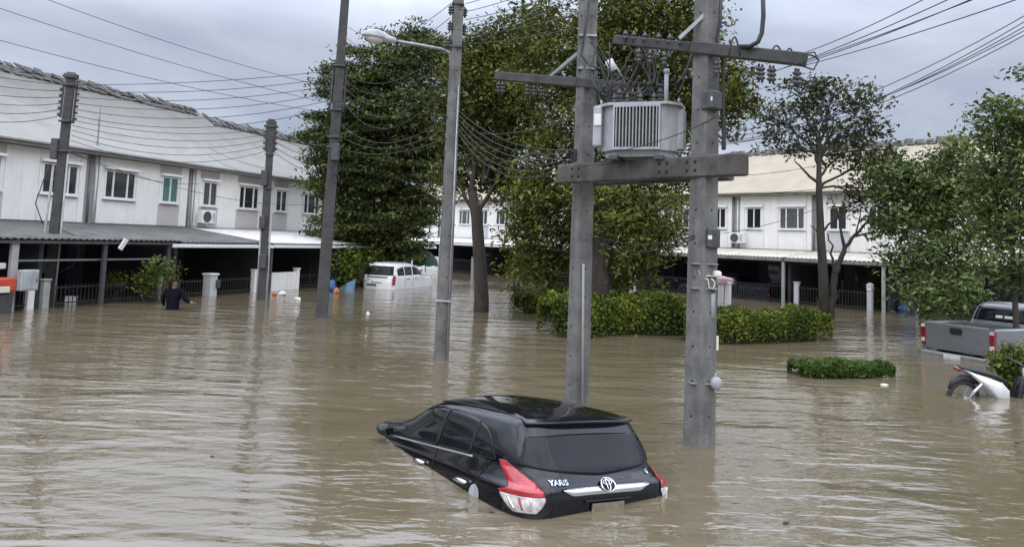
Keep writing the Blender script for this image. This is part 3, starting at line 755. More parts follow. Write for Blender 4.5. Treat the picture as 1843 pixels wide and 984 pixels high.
# ------------------------------------------------------------------ overhead wires
WIRES = {}
ORD = ('uppermost', 'second highest', 'third highest', 'fourth highest', 'fifth highest', 'lowest')
def wire(a, b, sag, r=.012, label='', group='', n=14, solo=False):
    a, b = Vector(a), Vector(b)
    pts = [a + (b - a) * (k / n) + Vector((0, 0, -sag * 4 * (k / n) * (1 - k / n))) for k in range(n + 1)]
    o0 = a
    o = MB().tube([p - o0 for p in pts], r * .8, 5).build('overhead_wire', M['black_rubber'], None, True)
    o.location = o0
    k = WIRES.setdefault(label, 0); WIRES[label] += 1
    return tag(o, (label if solo else ORD[k] + ' ' + label), 'overhead wire', group)
g = 'wires between the leaning left pole and the tall dark pole'
for i in range(6):
    wire(pl_at(7.05 - i * .19, .2), pb_at(7.15 - i * .22, -.22), .12 + .07 * i, .012, 'wire of the bundle from the leaning conduit pole to the tall dark pole', g)
g = 'wires from the leaning left pole to the pole by the gate'
for i in range(5):
    wire(pl_at(5.95 - .15 * i, .16), pc_at(7.0 - i * .2, -.16), .28 + .06 * i, .011, 'wire sagging across the left roof to the pole by the board gate', g)
wire(pl_at(5.0, .16), on_row(LP, LD, 8.6, .2, 4.3), .3, .014, 'service wire dropping from the leaning conduit pole to the terrace wall', 'house service wires', solo=True)
wire(pl_at(5.0, .16), on_row(LP, LD, 17.6, .3, 4.0), .6, .012, 'long service wire reaching the far terrace windows', 'house service wires', solo=True)
for dz in (0, -.35):
    wire(on_row(LP, LD, 8.9, .3, 5.9 + dz), pc_at(5.6 + dz, -.12), .1, .011, 'short wire from roof brackets to the pole by the board gate', 'wires at the roof brackets')
g = 'wires from the gate pole into the tiered tree'
for i in range(5):
    wire(pc_at(7.0 - i * .2, .12), D(600, 250 + 16 * i, 34), .25, .013, 'wire from the pole by the board gate into the tiered tree', g)
g = 'wires leaving the leaning left pole'
for i in range(6):
    wire(pl_at(7.0 - i * .19, -.2), D(-60, 128 + 17 * i, 21), .05 + .02 * i, .013, 'wire from the leaning conduit pole to the left frame edge', g)
g = 'high wires crossing the sky at upper left'
for (x0, y0, x1, y1) in ((-40, 2, 600, 188), (75, -4, 602, 160), (-40, 62, 598, 205)):
    wire(D(x0, y0, 17), D(x1, y1, 24), .15, .010, 'faint wire slanting down across the cloudy sky at upper left', g)
g = 'wires between the tall dark pole and the lamp pole'
for i in range(5):
    wire(pb_at(7.1 - i * .22, .22), lp_at(6.3 - i * .2, -.14), .5 + .08 * i, .009, 'wire sagging from the tall dark pole to the street lamp pole', g)
for i in range(3):
    wire(pb_at(5.6 - i * .35, .16), lp_at(4.85 - i * .22, -.12), .55 - .15 * i, .011, 'low wire from the tall dark pole to the middle of the lamp pole', 'low wires on the lamp pole')
g = 'wires climbing from the lamp pole out of the top of the picture'
for i in range(6):
    wire(lp_at(7.25 - i * .17, .17), D(1040, -70 + 24 * i, 11.5), .05, .009, 'wire climbing from the lamp pole insulators toward the crossarms', g)
for (x, y) in ((806, 0), (806, 30), (806, 60)):
    wire(lp_at(7.2 - y * .01, -.16), pb_at(8.2 + .3 - y * .012, .16), .5, .009, 'wire from the lamp pole top toward the tall dark pole', 'upper wires on the lamp pole')
g = 'thick cable bundle from the lamp pole to the transformer pole'
for i in range(6):
    wire(lp_at(5.0 - i * .09, .12), hl_at(3.78 - i * .03, -.14), .25 + .06 * i, .011, 'cable drooping from the lamp pole to the left transformer pole', g)
wire(D(862, 240, 14.5), hl_at(4.28, -.12), .1, .009, 'single thin wire rising to the left transformer pole', 'single stays', solo=True)
g = 'wires slung low between the two transformer poles'
for i in range(2):
    wire(hl_at(2.52 - .05 * i, .12, -.1), hr_at(2.55 - .03 * i, -.15), .12 + .06 * i, .008, 'wire slung low between the two transformer poles', g)
g = 'wires fanning from the right transformer pole to the upper right'
for (x0, y0, x1, y1, Y1) in ((1446, 96, 1690, -15, 6.2), (1436, 118, 1840, -40, 5.0), (1390, 130, 1760, -25, 5.6), (1395, 128, 1900, -60, 5.0), (1440, 120, 1900, -25, 5.0)):
    wire(D(x0, y0, 8.7), D(x1, y1, Y1), .03, .0062, 'wire fanning up to the right from the crossarm end', g)
g = 'long wires behind the pole sweeping to the upper right'
for i, (y0, y1) in enumerate(((262, 18), (256, 28), (247, 36), (258, 44), (240, 8))):
    wire(D(1292, y0, 13.0), D(1880, y1, 8.0), .28, .0070, 'wire sweeping up behind the sparse tree to the top right', g)
for i in range(2):
    wire(D(1500, 292 + 8 * i, 42), D(1800, 262 + 8 * i, 40), .2, .02, 'faint level wire above the leafy tree at the right', 'faint wires above the right roof')
g = 'wires over the cream roof'
for (x0, y0, x1, y1) in ((1300, 316, 1480, 296), (1300, 352, 1600, 322), (1302, 420, 1480, 372)):
    wire(D(x0, y0, 26), D(x1, y1, 24), .1, .011, 'wire crossing in front of the cream roofed terrace', g)
wire(D(1090, 275, 9.8), D(1300, 205, 9.2), .08, .008, 'thin wire crossing in front of the transformer skirt', 'stays on the platform', solo=True)

# ------------------------------------------------------------------ trees, hedges and shrubs
def leaf_mesh(name, centers, tints, size, material, parent, droop=.35, width=.42, up=.6, fold=.12):
    """one rhombic leaf per centre, folded along its midrib"""
    n = len(centers); c = np.asarray(centers)
    yaw = RNG.uniform(0, 2 * np.pi, n); pit = RNG.normal(-droop, .45, n)
    d = np.stack([np.cos(yaw) * np.cos(pit), np.sin(yaw) * np.cos(pit), np.sin(pit)], 1)
    nr = RNG.normal(0, 1, (n, 3)) * (1 - up) + np.array([0, 0, up]); nr -= d * (nr * d).sum(1, keepdims=True)
    nr /= np.linalg.norm(nr, axis=1, keepdims=True) + 1e-9
    s = np.cross(nr, d)
    L = size * RNG.uniform(.4, 1.45, (n, 1))
    v = np.empty((n, 4, 3))
    v[:, 0] = c - d * L * .5; v[:, 2] = c + d * L * .5
    v[:, 1] = c + s * L * width * .5 + nr * L * fold; v[:, 3] = c - s * L * width * .5 + nr * L * fold
    me = bpy.data.meshes.new(name)
    me.vertices.add(n * 4); me.vertices.foreach_set('co', v.reshape(-1).astype(np.float32))
    me.loops.add(n * 4); me.loops.foreach_set('vertex_index', np.arange(n * 4, dtype=np.int32))
    me.polygons.add(n); me.polygons.foreach_set('loop_start', np.arange(0, n * 4, 4, dtype=np.int32)); me.polygons.foreach_set('loop_total', np.full(n, 4, dtype=np.int32))
    at = me.attributes.new('tint', 'FLOAT', 'FACE'); at.data.foreach_set('value', np.clip(tints, 0, 1).astype(np.float32))
    me.update(calc_edges=True); me.materials.append(material)
    o = bpy.data.objects.new(name, me); COL.objects.link(o); o.parent = parent
    return o

def bent(a, b, r0, r1, wob, n=6, lift=0.0):
    a, b = Vector(a), Vector(b); L = (b - a).length; pts = []; rs = []
    for k in range(n + 1):
        f = k / n; e = math.sin(math.pi * f) * wob * L
        pts.append(a + (b - a) * f + Vector((random.uniform(-1, 1) * e, random.uniform(-1, 1) * e, random.uniform(-.5, .5) * e + lift * L * math.sin(math.pi * f))))
        rs.append(r0 + (r1 - r0) * f)
    return pts, rs

def blob(px, py, r, Y, sq=.85):
    return (D(px, py, Y), r * Y / FPX, sq)

def tree(name, label, group, trunk, blobs, material, barkm, size, per_m2=8, per_clump=26, clump=.45, fork=None, tiers=False, bare=(), inner=.35, twig=.35, stuffk=True):
    base = Vector(trunk[0][0]); t = thing(name, base, label, 'tree', 0, group)
    m = MB(); m.tube([Vector(p) - base for p, r in trunk], [r for p, r in trunk], 10)
    m.build('trunk', M[barkm], t, True)
    tops = [Vector(p) for p, r in trunk[1:]] if fork is None else [Vector(f) for f in fork]
    lm = MB(); cs = []; ts = []
    for c, R, sq in blobs:
        f = min(tops, key=lambda q: (q - c).length + (0 if q.z < c.z else 2.0))
        pts, rs = bent(f - base, c - base, max(.03, .025 + R * .035), .015, .07, 7, .04)
        lm.tube(pts, rs, 6, False)
        n = max(6, int(per_m2 * 4 * R * R))
        d = RNG.normal(0, 1, (n, 3)); d /= np.linalg.norm(d, axis=1, keepdims=True)
        rr = R * (inner + (1 - inner) * RNG.uniform(0, 1, n) ** .5) * RNG.uniform(.86, 1.14, n)
        cc = d * rr[:, None]; cc[:, 2] *= sq
        if tiers: cc[:, 2] = np.round(cc[:, 2] / .55) * .55 + RNG.normal(0, .07, n)
        cc += np.array(c - base)
        tint = np.clip(RNG.normal(.42, .26, n), 0, 1)
        k = RNG.poisson(per_clump, n)
        idx = np.repeat(np.arange(n), k)
        off = RNG.normal(0, clump, (len(idx), 3)) * np.array([1, 1, .30 if tiers else .62])
        cs.append(cc[idx] + off); ts.append(tint[idx] + RNG.normal(0, .16, len(idx)))
        for j in range(0, n, max(1, int(1 / max(twig, .01)))):
            q = Vector(cc[j]); a = pts[random.randint(3, 7)]
            p2, r2 = bent(a, q, .022, .007, .10, 4)
            lm.tube(p2, r2, 4, False)
    for a, b, r0, r1 in bare:
        p2, r2 = bent(Vector(a) - base, Vector(b) - base, r0, r1, .06, 6); lm.tube(p2, r2, 6, False)
    print(name, sum(len(a) for a in cs))
    lm.build('limbs', M[barkm], t, True)
    o = leaf_mesh('crown', np.concatenate(cs), np.concatenate(ts), size, M[material], t)
    if stuffk: tag(o, kind='stuff')
    return t

# tiered tree on the left
Y1 = 31.0
tb = W(700, 521); tb = Vector((-7.4, 37.5, 0))
tr_pts = [(tb + Vector((0, 0, -.8)), .34), (tb + Vector((.1, 0, 2.0)), .28), (D(670, 300, 36.5), .22), (D(690, 180, 36), .14), (D(715, 80, 35.5), .06)]
tree('tiered_tree', 'broad dark tree with layered boughs behind the tall dark pole', 'large trees on the green', tr_pts,
     [blob(618, 250, 60, 35.5, .5), blob(608, 330, 48, 36, .5), blob(640, 150, 58, 35.5, .5), blob(705, 120, 62, 35.5, .55), blob(770, 95, 50, 35.5, .6), blob(660, 220, 80, 36, .6), blob(740, 200, 85, 35.5, .6),
      blob(650, 310, 85, 36.5, .6), blob(730, 300, 95, 36.5, .6), blob(680, 390, 85, 37, .6), blob(620, 400, 55, 36.5, .6), blob(745, 380, 60, 37, .6), blob(745, 60, 26, 35.5, .7), blob(715, 440, 55, 37.5, .6), blob(576, 210, 24, 35.5, .4), blob(574, 290, 24, 35.5, .45), blob(640, 435, 40, 37.5, .6), blob(800, 130, 40, 35.5, .7), blob(770, 260, 50, 36, .7), blob(590, 168, 22, 35.5, .3), blob(568, 245, 24, 35.5, .3), blob(575, 335, 22, 35.5, .3), blob(600, 125, 22, 35.5, .3), blob(640, 95, 22, 35.5, .35), blob(690, 70, 24, 35.5, .4)],
     'leaf_deep', 'bark', .21, 9, 52, .36, tiers=True, twig=.15)
# leaning tree with the dark trunk
b2 = W(866, 560)
tr_pts = [(b2 + Vector((0, 0, -.9)), .30), (b2 + Vector((.0, 0, .4)), .255), (D(864, 480, b2.y), .225), (D(858, 390, b2.y), .20), (D(850, 345, b2.y), .16)]
tree('leaning_tree', 'tree with dark leaning trunk rising straight from the flood beside the lamp pole', 'large trees on the green', tr_pts,
     [blob(845, 280, 60, 26.5), blob(900, 250, 62, 26.5), blob(930, 320, 45, 26), blob(870, 190, 65, 26.5), blob(930, 170, 62, 26), blob(830, 190, 45, 27), blob(880, 115, 52, 26.5), blob(945, 100, 55, 26), blob(960, 240, 50, 26), blob(820, 330, 30, 26.5), blob(890, 330, 36, 26.5), blob(905, 60, 30, 26.5), blob(845, 130, 46, 27), blob(868, 85, 38, 27), blob(905, 150, 52, 26.5), blob(822, 235, 42, 27), blob(960, 60, 46, 26)],
     'leaf_tree', 'bark', .185, 10, 52, .30, fork=[D(850, 345, b2.y), D(870, 330, b2.y), D(856, 380, b2.y)],
     bare=[(D(856, 385, b2.y), D(815, 300, b2.y), .09, .03), (D(860, 385, b2.y), D(905, 310, b2.y), .10, .03), (D(852, 350, b2.y), D(850, 250, b2.y), .11, .03), (D(890, 330, b2.y), D(930, 300, b2.y), .05, .02)], twig=.25)
# big central tree behind the platform
b3 = W(1078, 590)
tr_pts = [(b3 + Vector((0, 0, -.5)), .36), (D(1078, 520, b3.y), .30), (D(1082, 430, b3.y), .26), (D(1095, 330, b3.y), .2), (D(1105, 200, b3.y), .14)]
tree('spreading_tree', 'largest dense tree of the green, standing behind the transformer platform', 'large trees on the green', tr_pts,
     [blob(980, 430, 70, 23.5), blob(960, 350, 60, 23.5), blob(1010, 330, 70, 23), blob(1040, 220, 90, 23), blob(990, 130, 75, 23), blob(1080, 100, 95, 23), blob(1170, 80, 95, 23), blob(1150, 200, 95, 23.5), blob(1240, 140, 85, 23), blob(1290, 190, 70, 23), blob(1315, 130, 42, 23), blob(1330, 185, 34, 22.5),
      blob(1110, 330, 80, 23.5), blob(1190, 330, 65, 24), blob(1140, 420, 70, 24), blob(1195, 420, 48, 24), blob(1090, 10, 80, 23), blob(1190, 5, 80, 23), blob(1260, 50, 55, 23), blob(980, 40, 55, 23.5), blob(1040, 430, 60, 23.5), blob(1215, 235, 55, 23), blob(955, 480, 40, 23.5), blob(1000, 490, 45, 23.5), blob(1150, 475, 45, 24), blob(940, 410, 40, 23.5), blob(1120, 490, 36, 24), blob(1100, 385, 62, 21.8), blob(1135, 455, 50, 21.8), blob(1070, 350, 55, 21.8), blob(1180, 380, 46, 22)],
     'leaf_tree', 'bark', .17, 10, 46, .28, twig=.15)
# sparse tree on the right with bare second stem
b4 = W(1486, 585)
tr_pts = [(b4 + Vector((0, 0, -.5)), .22), (D(1482, 500, b4.y), .155), (D(1477, 420, b4.y), .13), (D(1474, 340, b4.y), .10), (D(1474, 280, b4.y), .07)]
Y4 = b4.y
stem2 = [(D(1494, 575, Y4), D(1503, 490, Y4), .13, .10), (D(1503, 490, Y4), D(1520, 445, Y4), .12, .08), (D(1520, 445, Y4), D(1560, 400, Y4), .07, .035), (D(1520, 445, Y4), D(1512, 380, Y4), .06, .02), (D(1503, 490, Y4), D(1490, 420, Y4), .05, .02),
         (D(1540, 425, Y4), D(1590, 415, Y4), .045, .02), (D(1560, 400, Y4), D(1585, 350, Y4), .03, .012), (D(1512, 390, Y4), D(1545, 350, Y4), .03, .012), (D(1512, 400, Y4), D(1495, 350, Y4), .03, .012), (D(1540, 425, Y4), D(1552, 370, Y4), .03, .012), (D(1476, 420, Y4), D(1458, 405, Y4), .03, .012),
         (D(1474, 330, Y4), D(1430, 290, Y4), .055, .02), (D(1474, 320, Y4), D(1520, 270, Y4), .055, .02), (D(1474, 300, Y4), D(1450, 230, Y4), .05, .02), (D(1474, 300, Y4), D(1500, 220, Y4), .05, .02)]
tree('sparse_tree', 'sparse dark leaved tree with a bare second stem before the cream terrace', 'trees on the right', tr_pts,
     [blob(1400, 215, 36, 25.5, .7), blob(1390, 250, 24, 25.5, .6), blob(1440, 175, 40, 25.5, .8), blob(1500, 170, 44, 25.5, .8), blob(1555, 185, 40, 25.5, .8), blob(1465, 220, 44, 25.5, .8), blob(1530, 235, 44, 25.5, .8), blob(1430, 265, 30, 25.5, .7), blob(1575, 225, 28, 25.5, .8), blob(1505, 280, 38, 25.5, .7), blob(1560, 290, 40, 25.5, .8), blob(1470, 150, 24, 25.5), blob(1600, 280, 30, 25.5), blob(1560, 340, 36, 25.5), blob(1535, 370, 26, 25.5)],
     'leaf_grey', 'bark', .19, 11, 17, .20, bare=stem2, inner=.25, twig=.35)
MB().tube([D(1488, 560, Y4 - .2) - b4, D(1489, 545, Y4 - .25) - b4, D(1486, 530, Y4 - .2) - b4], .02, 5) 
# fresh green trees at the right edge
b5 = W(1690, 585)
tr_pts = [(b5 + Vector((0, 0, -.6)), .13), (D(1690, 500, b5.y), .11), (D(1688, 430, b5.y), .09), (D(1690, 340, b5.y), .06)]
tree('leafy_tree', 'lighter green airy tree drooping over the tailgate of the silver pickup', 'trees on the right', tr_pts,
     [blob(1600, 310, 40, 24.5, .9), blob(1650, 355, 52, 24.5, .9), blob(1705, 340, 50, 24, .9), blob(1750, 330, 44, 24, .9), blob(1625, 330, 50, 24.5, .9), blob(1680, 310, 48, 24.5, .9), blob(1725, 290, 42, 24, .9), blob(1610, 400, 44, 24.5, .9), blob(1660, 400, 60, 24, .9), blob(1720, 380, 60, 24, .9), blob(1640, 470, 50, 23.5, .9), blob(1700, 470, 62, 23, .9), blob(1740, 450, 52, 23, .9), blob(1690, 530, 42, 22, .9), blob(1650, 530, 28, 22, .9), blob(1730, 530, 44, 22, .9), blob(1590, 350, 26, 24.5), blob(1725, 258, 22, 24), blob(1672, 555, 26, 21.5)],
     'leaf_fresh', 'pale_bark', .18, 11, 30, .24, inner=.2, twig=.15)
b6 = W(1830, 650)
tr_pts = [(b6 + Vector((0, 0, -.7)), .085), (D(1829, 590, b6.y), .07), (D(1826, 520, b6.y), .06), (D(1822, 440, b6.y), .05), (D(1826, 330, b6.y), .04)]
tree('leafy_tree', 'tall fresh green tree at the right edge with thin trunk before the pickup', 'trees on the right', tr_pts,
     [blob(1800, 235, 50, 18.5, 1), blob(1835, 315, 62, 18.5, 1), blob(1790, 350, 46, 18.5, 1), blob(1800, 215, 42, 18.5, 1), blob(1840, 260, 55, 18.5, 1), blob(1795, 300, 46, 18.5, 1), blob(1850, 350, 60, 18.5, 1), blob(1800, 390, 52, 18.5, 1), blob(1850, 440, 60, 18, 1), blob(1800, 470, 44, 18, 1), blob(1860, 200, 40, 18.5, 1), blob(1770, 330, 26, 18.5), blob(1775, 420, 34, 18.5), blob(1835, 500, 40, 18), blob(1785, 190, 22, 18.5), blob(1852, 122, 16, 18.5)],
     'leaf_fresh', 'bark', .15, 14, 30, .19, inner=.3, twig=.15)
# young yellow-green tree twigs hanging in front of the right carports
def shrub(label, base, blobs, material, size, per=9, pc=18, clump=.16, cat='shrub', group=None, name='shrub'):
    t = thing(name, base, label, cat, 0, group); cs = []; ts = []; st = MB()
    for c, R, sq in blobs:
        pts, rs = bent(Vector((random.uniform(-.15, .15), random.uniform(-.15, .15), -.6)), c - base, .03, .012, .06, 5); st.tube(pts, rs, 5, False)
        n = max(8, int(per * 4 * R * R / (clump * 2)))
        d = RNG.normal(0, 1, (n, 3)); d /= np.linalg.norm(d, axis=1, keepdims=True)
        cc = d * (R * (.3 + .7 * RNG.uniform(0, 1, n) ** .5))[:, None]; cc[:, 2] *= sq; cc += np.array(c - base)
        for j in range(0, n, 4):
            p2, r2 = bent(pts[3], Vector(cc[j]), .012, .005, .08, 3); st.tube(p2, r2, 4, False)
        k = RNG.poisson(pc, n); idx = np.repeat(np.arange(n), k)
        pos = cc[idx] + RNG.normal(0, clump, (len(idx), 3)); ok = pos[:, 2] + base.z > .0
        cs.append(pos[ok]); ts.append((np.clip(RNG.normal(.45, .25, n), 0, 1)[idx] + RNG.normal(0, .18, len(idx)))[ok])
    st.build('stems', M['bark'], t, True)
    tag(leaf_mesh('leaves', np.concatenate(cs), np.concatenate(ts), size, M[material], t), kind='stuff')
    return t
bs = W(285, 545)
shrub('bright leafy shrub behind the wading person', bs, [blob(262, 490, 18, bs.y), blob(285, 478, 20, bs.y), blob(305, 485, 16, bs.y), blob(245, 505, 14, bs.y), blob(295, 510, 20, bs.y), blob(270, 515, 18, bs.y)], 'leaf_bright', .17, 4, 12, .14)
bs = W(205, 540)
shrub('small dark potted shrub left of the bright shrub', bs, [blob(208, 502, 10, bs.y), blob(198, 510, 9, bs.y), blob(218, 505, 8, bs.y)], 'leaf_tree', .14, 4, 10, .1)
bs = W(640, 520)
shrub('large yellow green bush left of the white wagon', bs, [blob(625, 470, 30, bs.y + 1), blob(660, 460, 34, bs.y + 2), blob(645, 485, 34, bs.y + 1), blob(610, 490, 24, bs.y), blob(690, 475, 26, bs.y + 3), blob(720, 478, 22, bs.y + 3)], 'leaf_bright', .22, 3, 14, .22)
bs = W(560, 520)
shrub('young dark sapling against the far end of the left terrace', bs, [blob(562, 412, 14, 37), blob(555, 425, 12, 37), blob(568, 430, 14, 37)], 'leaf_deep', .2, 3, 10, .18)
bs = W(1583, 555)
shrub('drooping yellow green sapling in front of the right carports', bs, [blob(1582, 508, 13, bs.y), blob(1588, 522, 13, bs.y), blob(1578, 516, 11, bs.y), blob(1590, 538, 8, bs.y)], 'leaf_bright', .17, 3, 12, .14)
bs = W(1815, 704)
shrub('yellow green bush beside the sunken motorbike', bs, [blob(1808, 655, 20, bs.y), blob(1825, 642, 20, bs.y), blob(1812, 672, 18, bs.y), blob(1835, 665, 24, bs.y), blob(1826, 688, 22, bs.y), blob(1842, 690, 22, bs.y)], 'leaf_bright', .10, 22, 22, .09)
bs = W(915, 545)
shrub('dense drooping shrub right of the leaning trunk', bs, [blob(930, 500, 28, bs.y), blob(935, 530, 22, bs.y), blob(950, 470, 30, bs.y), blob(965, 515, 26, bs.y)], 'leaf_tree', .18, 4, 16, .17)
bs = W(1484, 560)
shrub('small tuft of leaves at the foot of the sparse tree', bs, [blob(1481, 545, 8, bs.y - .3), blob(1478, 552, 6, bs.y - .3)], 'leaf_bright', .12, 4, 10, .1)

def hedge(label, path, width, h, n, size, material='leaf_hedge', wob=.14):
    """clipped hedge: leaves over a rounded, lumpy loaf with woody stems inside"""
    base = Vector(path[len(path) // 2]); t = thing('hedge', base, label, 'hedge', 0, 'clipped hedges standing in the flood')
    P = np.array([list(p) for p in path]) - np.array(base); seg = np.linalg.norm(np.diff(P, axis=0), axis=1); cum = np.r_[0, np.cumsum(seg)]
    u = RNG.uniform(-width * .35, cum[-1] + width * .35, n)
    a = RNG.uniform(-.12, np.pi + .12, n)
    x = np.interp(u, cum, P[:, 0]); y = np.interp(u, cum, P[:, 1])
    dx = P[-1] - P[0]; dx = dx[:2] / np.linalg.norm(dx[:2]); nx = np.array([-dx[1], dx[0]])
    e = np.clip(np.maximum(-u, u - cum[-1]) / (width * .36), 0, 1); k = np.sqrt(1 - e ** 2 * .75)
    ph = RNG.uniform(0, 6, 6)
    lump = 1 + wob * (np.sin(u * 2.3 + ph[0]) * .5 + np.sin(u * 5.1 + ph[1] + a * 2) * .35 + np.sin(u * 11 + ph[2] + a * 5) * .3)
    sh = RNG.uniform(.72, 1.04, n) ** .6
    ca, sa = np.cos(a), np.sin(a)
    lat = np.sign(ca) * np.abs(ca) ** .55 * width / 2 * lump * sh * k
    z = np.sign(sa) * np.abs(sa) ** .5 * h * lump * sh * (.6 + .4 * k)
    over = np.where(u < 0, u, np.where(u > cum[-1], u - cum[-1], 0))
    pos = np.stack([x + nx[0] * lat + dx[0] * over, y + nx[1] * lat + dx[1] * over, z], 1)
    pos = pos[pos[:, 2] > -.04]
    tint = np.clip(.32 + .25 * np.sin(pos[:, 0] * 3.1 + ph[3]) * np.sin(pos[:, 1] * 2.7 + ph[4]) + RNG.normal(0, .22, len(pos)), 0, 1)
    tag(leaf_mesh('leaves', pos, tint, size, M[material], t, droop=-.1, width=.6, up=.35), kind='stuff')
    st = MB()
    for i in range(int(cum[-1] / .25) + 1):
        uu = i * .25; q = Vector((np.interp(uu, cum, P[:, 0]), np.interp(uu, cum, P[:, 1]), -.7))
        for j in range(3):
            st.tube([q, q + Vector((random.uniform(-.1, .1), random.uniform(-.1, .1), .9)), q + Vector((random.uniform(-.3, .3), random.uniform(-.3, .3), .6 + h * .95))], [.02, .015, .006], 4)
    st.build('stems', M['bark'], t, True)
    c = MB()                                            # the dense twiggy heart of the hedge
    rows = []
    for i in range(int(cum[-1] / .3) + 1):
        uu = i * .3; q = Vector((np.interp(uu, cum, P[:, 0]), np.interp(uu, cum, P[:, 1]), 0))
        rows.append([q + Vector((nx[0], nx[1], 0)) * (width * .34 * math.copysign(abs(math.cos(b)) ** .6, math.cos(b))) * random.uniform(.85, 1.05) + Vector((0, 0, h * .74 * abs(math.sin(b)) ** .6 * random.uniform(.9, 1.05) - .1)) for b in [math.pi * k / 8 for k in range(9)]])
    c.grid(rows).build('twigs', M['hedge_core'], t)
    return t
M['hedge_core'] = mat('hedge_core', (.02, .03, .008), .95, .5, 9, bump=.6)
hedge('tall left hedge mass around the foot of the spreading tree', [W(1020, 600), W(1100, 596), W(1240, 597)], 1.9, 1.02, 26000, .085)
hedge('long rounded hedge right of the meter pole', [W(1270, 614), W(1380, 612), W(1456, 607)], 1.3, .80, 21000, .08)
hedge('dark hedge farther back beside the drooping shrub', [W(950, 562), W(1010, 562)], 1.2, .72, 6000, .11)
hedge('low clipped hedge barely above the flood in front of the long hedge', [W(1450, 674), W(1515, 675), W(1580, 673)], .75, .27, 14000, .06, 'leaf_lawn', .2)

# ------------------------------------------------------------------ vehicles
def pchip(x, y, q):
    x, y, q = np.asarray(x, float), np.asarray(y, float), np.asarray(q, float)
    h = np.diff(x); dl = np.diff(y) / h; m = np.zeros_like(y)
    for i in range(1, len(x) - 1):
        if dl[i - 1] * dl[i] > 0:
            w1, w2 = 2 * h[i] + h[i - 1], h[i] + 2 * h[i - 1]; m[i] = (w1 + w2) / (w1 / dl[i - 1] + w2 / dl[i])
    m[0], m[-1] = dl[0], dl[-1]
    i = np.clip(np.searchsorted(x, q) - 1, 0, len(x) - 2); t = (q - x[i]) / h[i]
    return (2 * t**3 - 3 * t**2 + 1) * y[i] + (t**3 - 2 * t**2 + t) * h[i] * m[i] + (-2 * t**3 + 3 * t**2) * y[i + 1] + (t**3 - t**2) * h[i] * m[i + 1]

class Shell:
    """a vehicle body as a stack of plan outlines: rows of (height, front, rear, half width, squareness)"""
    def __init__(s, rows):
        s.T = np.array(rows, float); s.w0, s.w1 = s.T[0, 0], s.T[-1, 0]
    def par(s, w):
        w = min(max(w, s.w0), s.w1); uf, ub, hv, n, nf = (float(pchip(s.T[:, 0], s.T[:, k], [w])[0]) for k in (1, 2, 3, 4, s.T.shape[1] - 1))
        return (uf + ub) / 2, max((uf - ub) / 2, 1e-3), max(hv, 1e-3), n, nf
    def side(s, u, w, sg, off=0.0):
        uc, a, hv, n, nf = s.par(w); k = min(abs((u - uc) / a), .9999); n = nf if u > uc else n
        return Vector((u, sg * (hv * (1 - k ** n) ** (1 / n) + off), w))
    def rear(s, v, w, off=0.0):
        uc, a, hv, n, nf = s.par(w); k = min(abs(v / hv), .9999)
        return Vector((uc - a * (1 - k ** n) ** (1 / n) - off, v, w))
    def front(s, v, w, off=0.0):
        uc, a, hv, n, nf = s.par(w); k = min(abs(v / hv), .9999); n = nf
        return Vector((uc + a * (1 - k ** n) ** (1 / n) + off, v, w))
    def corner(s, w, sg, sig, off=0.0):               # arc length from the rear centre line round to the side
        uc, a, hv, n, nf = s.par(w); t = np.linspace(0, math.pi / 2, 400)
        u = uc - a * np.abs(np.cos(t)) ** (2 / n); v = hv * np.abs(np.sin(t)) ** (2 / n)
        c = np.r_[0, np.cumsum(np.hypot(np.diff(u), np.diff(v)))]
        uu, vv = np.interp(sig, c, u), np.interp(sig, c, v); e = .01
        du, dv_ = np.interp(sig + e, c, u) - np.interp(sig - e, c, u), np.interp(sig + e, c, v) - np.interp(sig - e, c, v)
        L = math.hypot(du, dv_) + 1e-9
        return Vector((uu - dv_ / L * off, sg * (vv + du / L * off), w))
    def roof(s, u, v):
        lo, hi = s.w0, s.w1
        for _ in range(30):
            w = (lo + hi) / 2; uc, a, hv, n, nf = s.par(w); n = nf if u > uc else n
            if abs((u - uc) / a) ** n + abs(v / hv) ** n < 1: lo = w
            else: hi = w
        return lo
    def mesh(s, nw=60, nt=112):
        ws = sorted(set(list(np.linspace(s.w0, s.w1, nw)) + [s.w1 - (s.w1 - s.w0) * .05 * k * k / 100 for k in range(10)])); rows = []
        for w in ws:
            uc, a, hv, n0, nf = s.par(w); r = []
            for k in range(nt + 1):
                t = 2 * math.pi * k / nt; c, q = math.cos(t), math.sin(t); n = nf if c > 0 else n0
                r.append((uc + a * math.copysign(abs(c) ** (2 / n), c), hv * math.copysign(abs(q) ** (2 / n), q), w))
            rows.append(r)
        m = MB(); m.grid(rows); m.f.append(tuple(range((len(ws) - 1) * (nt + 1), len(ws) * (nt + 1) - 1)))
        return m
def patch(fn, nu, nv, name, material, parent, thick=.006):
    P = [[fn(i / nu, j / nv) for j in range(nv + 1)] for i in range(nu + 1)]
    o = MB().grid(P).build(name, M[material], parent, True)
    if thick:
        md = o.modifiers.new('thick', 'SOLIDIFY'); md.thickness = thick; md.offset = 0
    return o
def lerp_t(tab, x):
    return float(np.interp(x, [r[0] for r in tab], [r[1] for r in tab]))

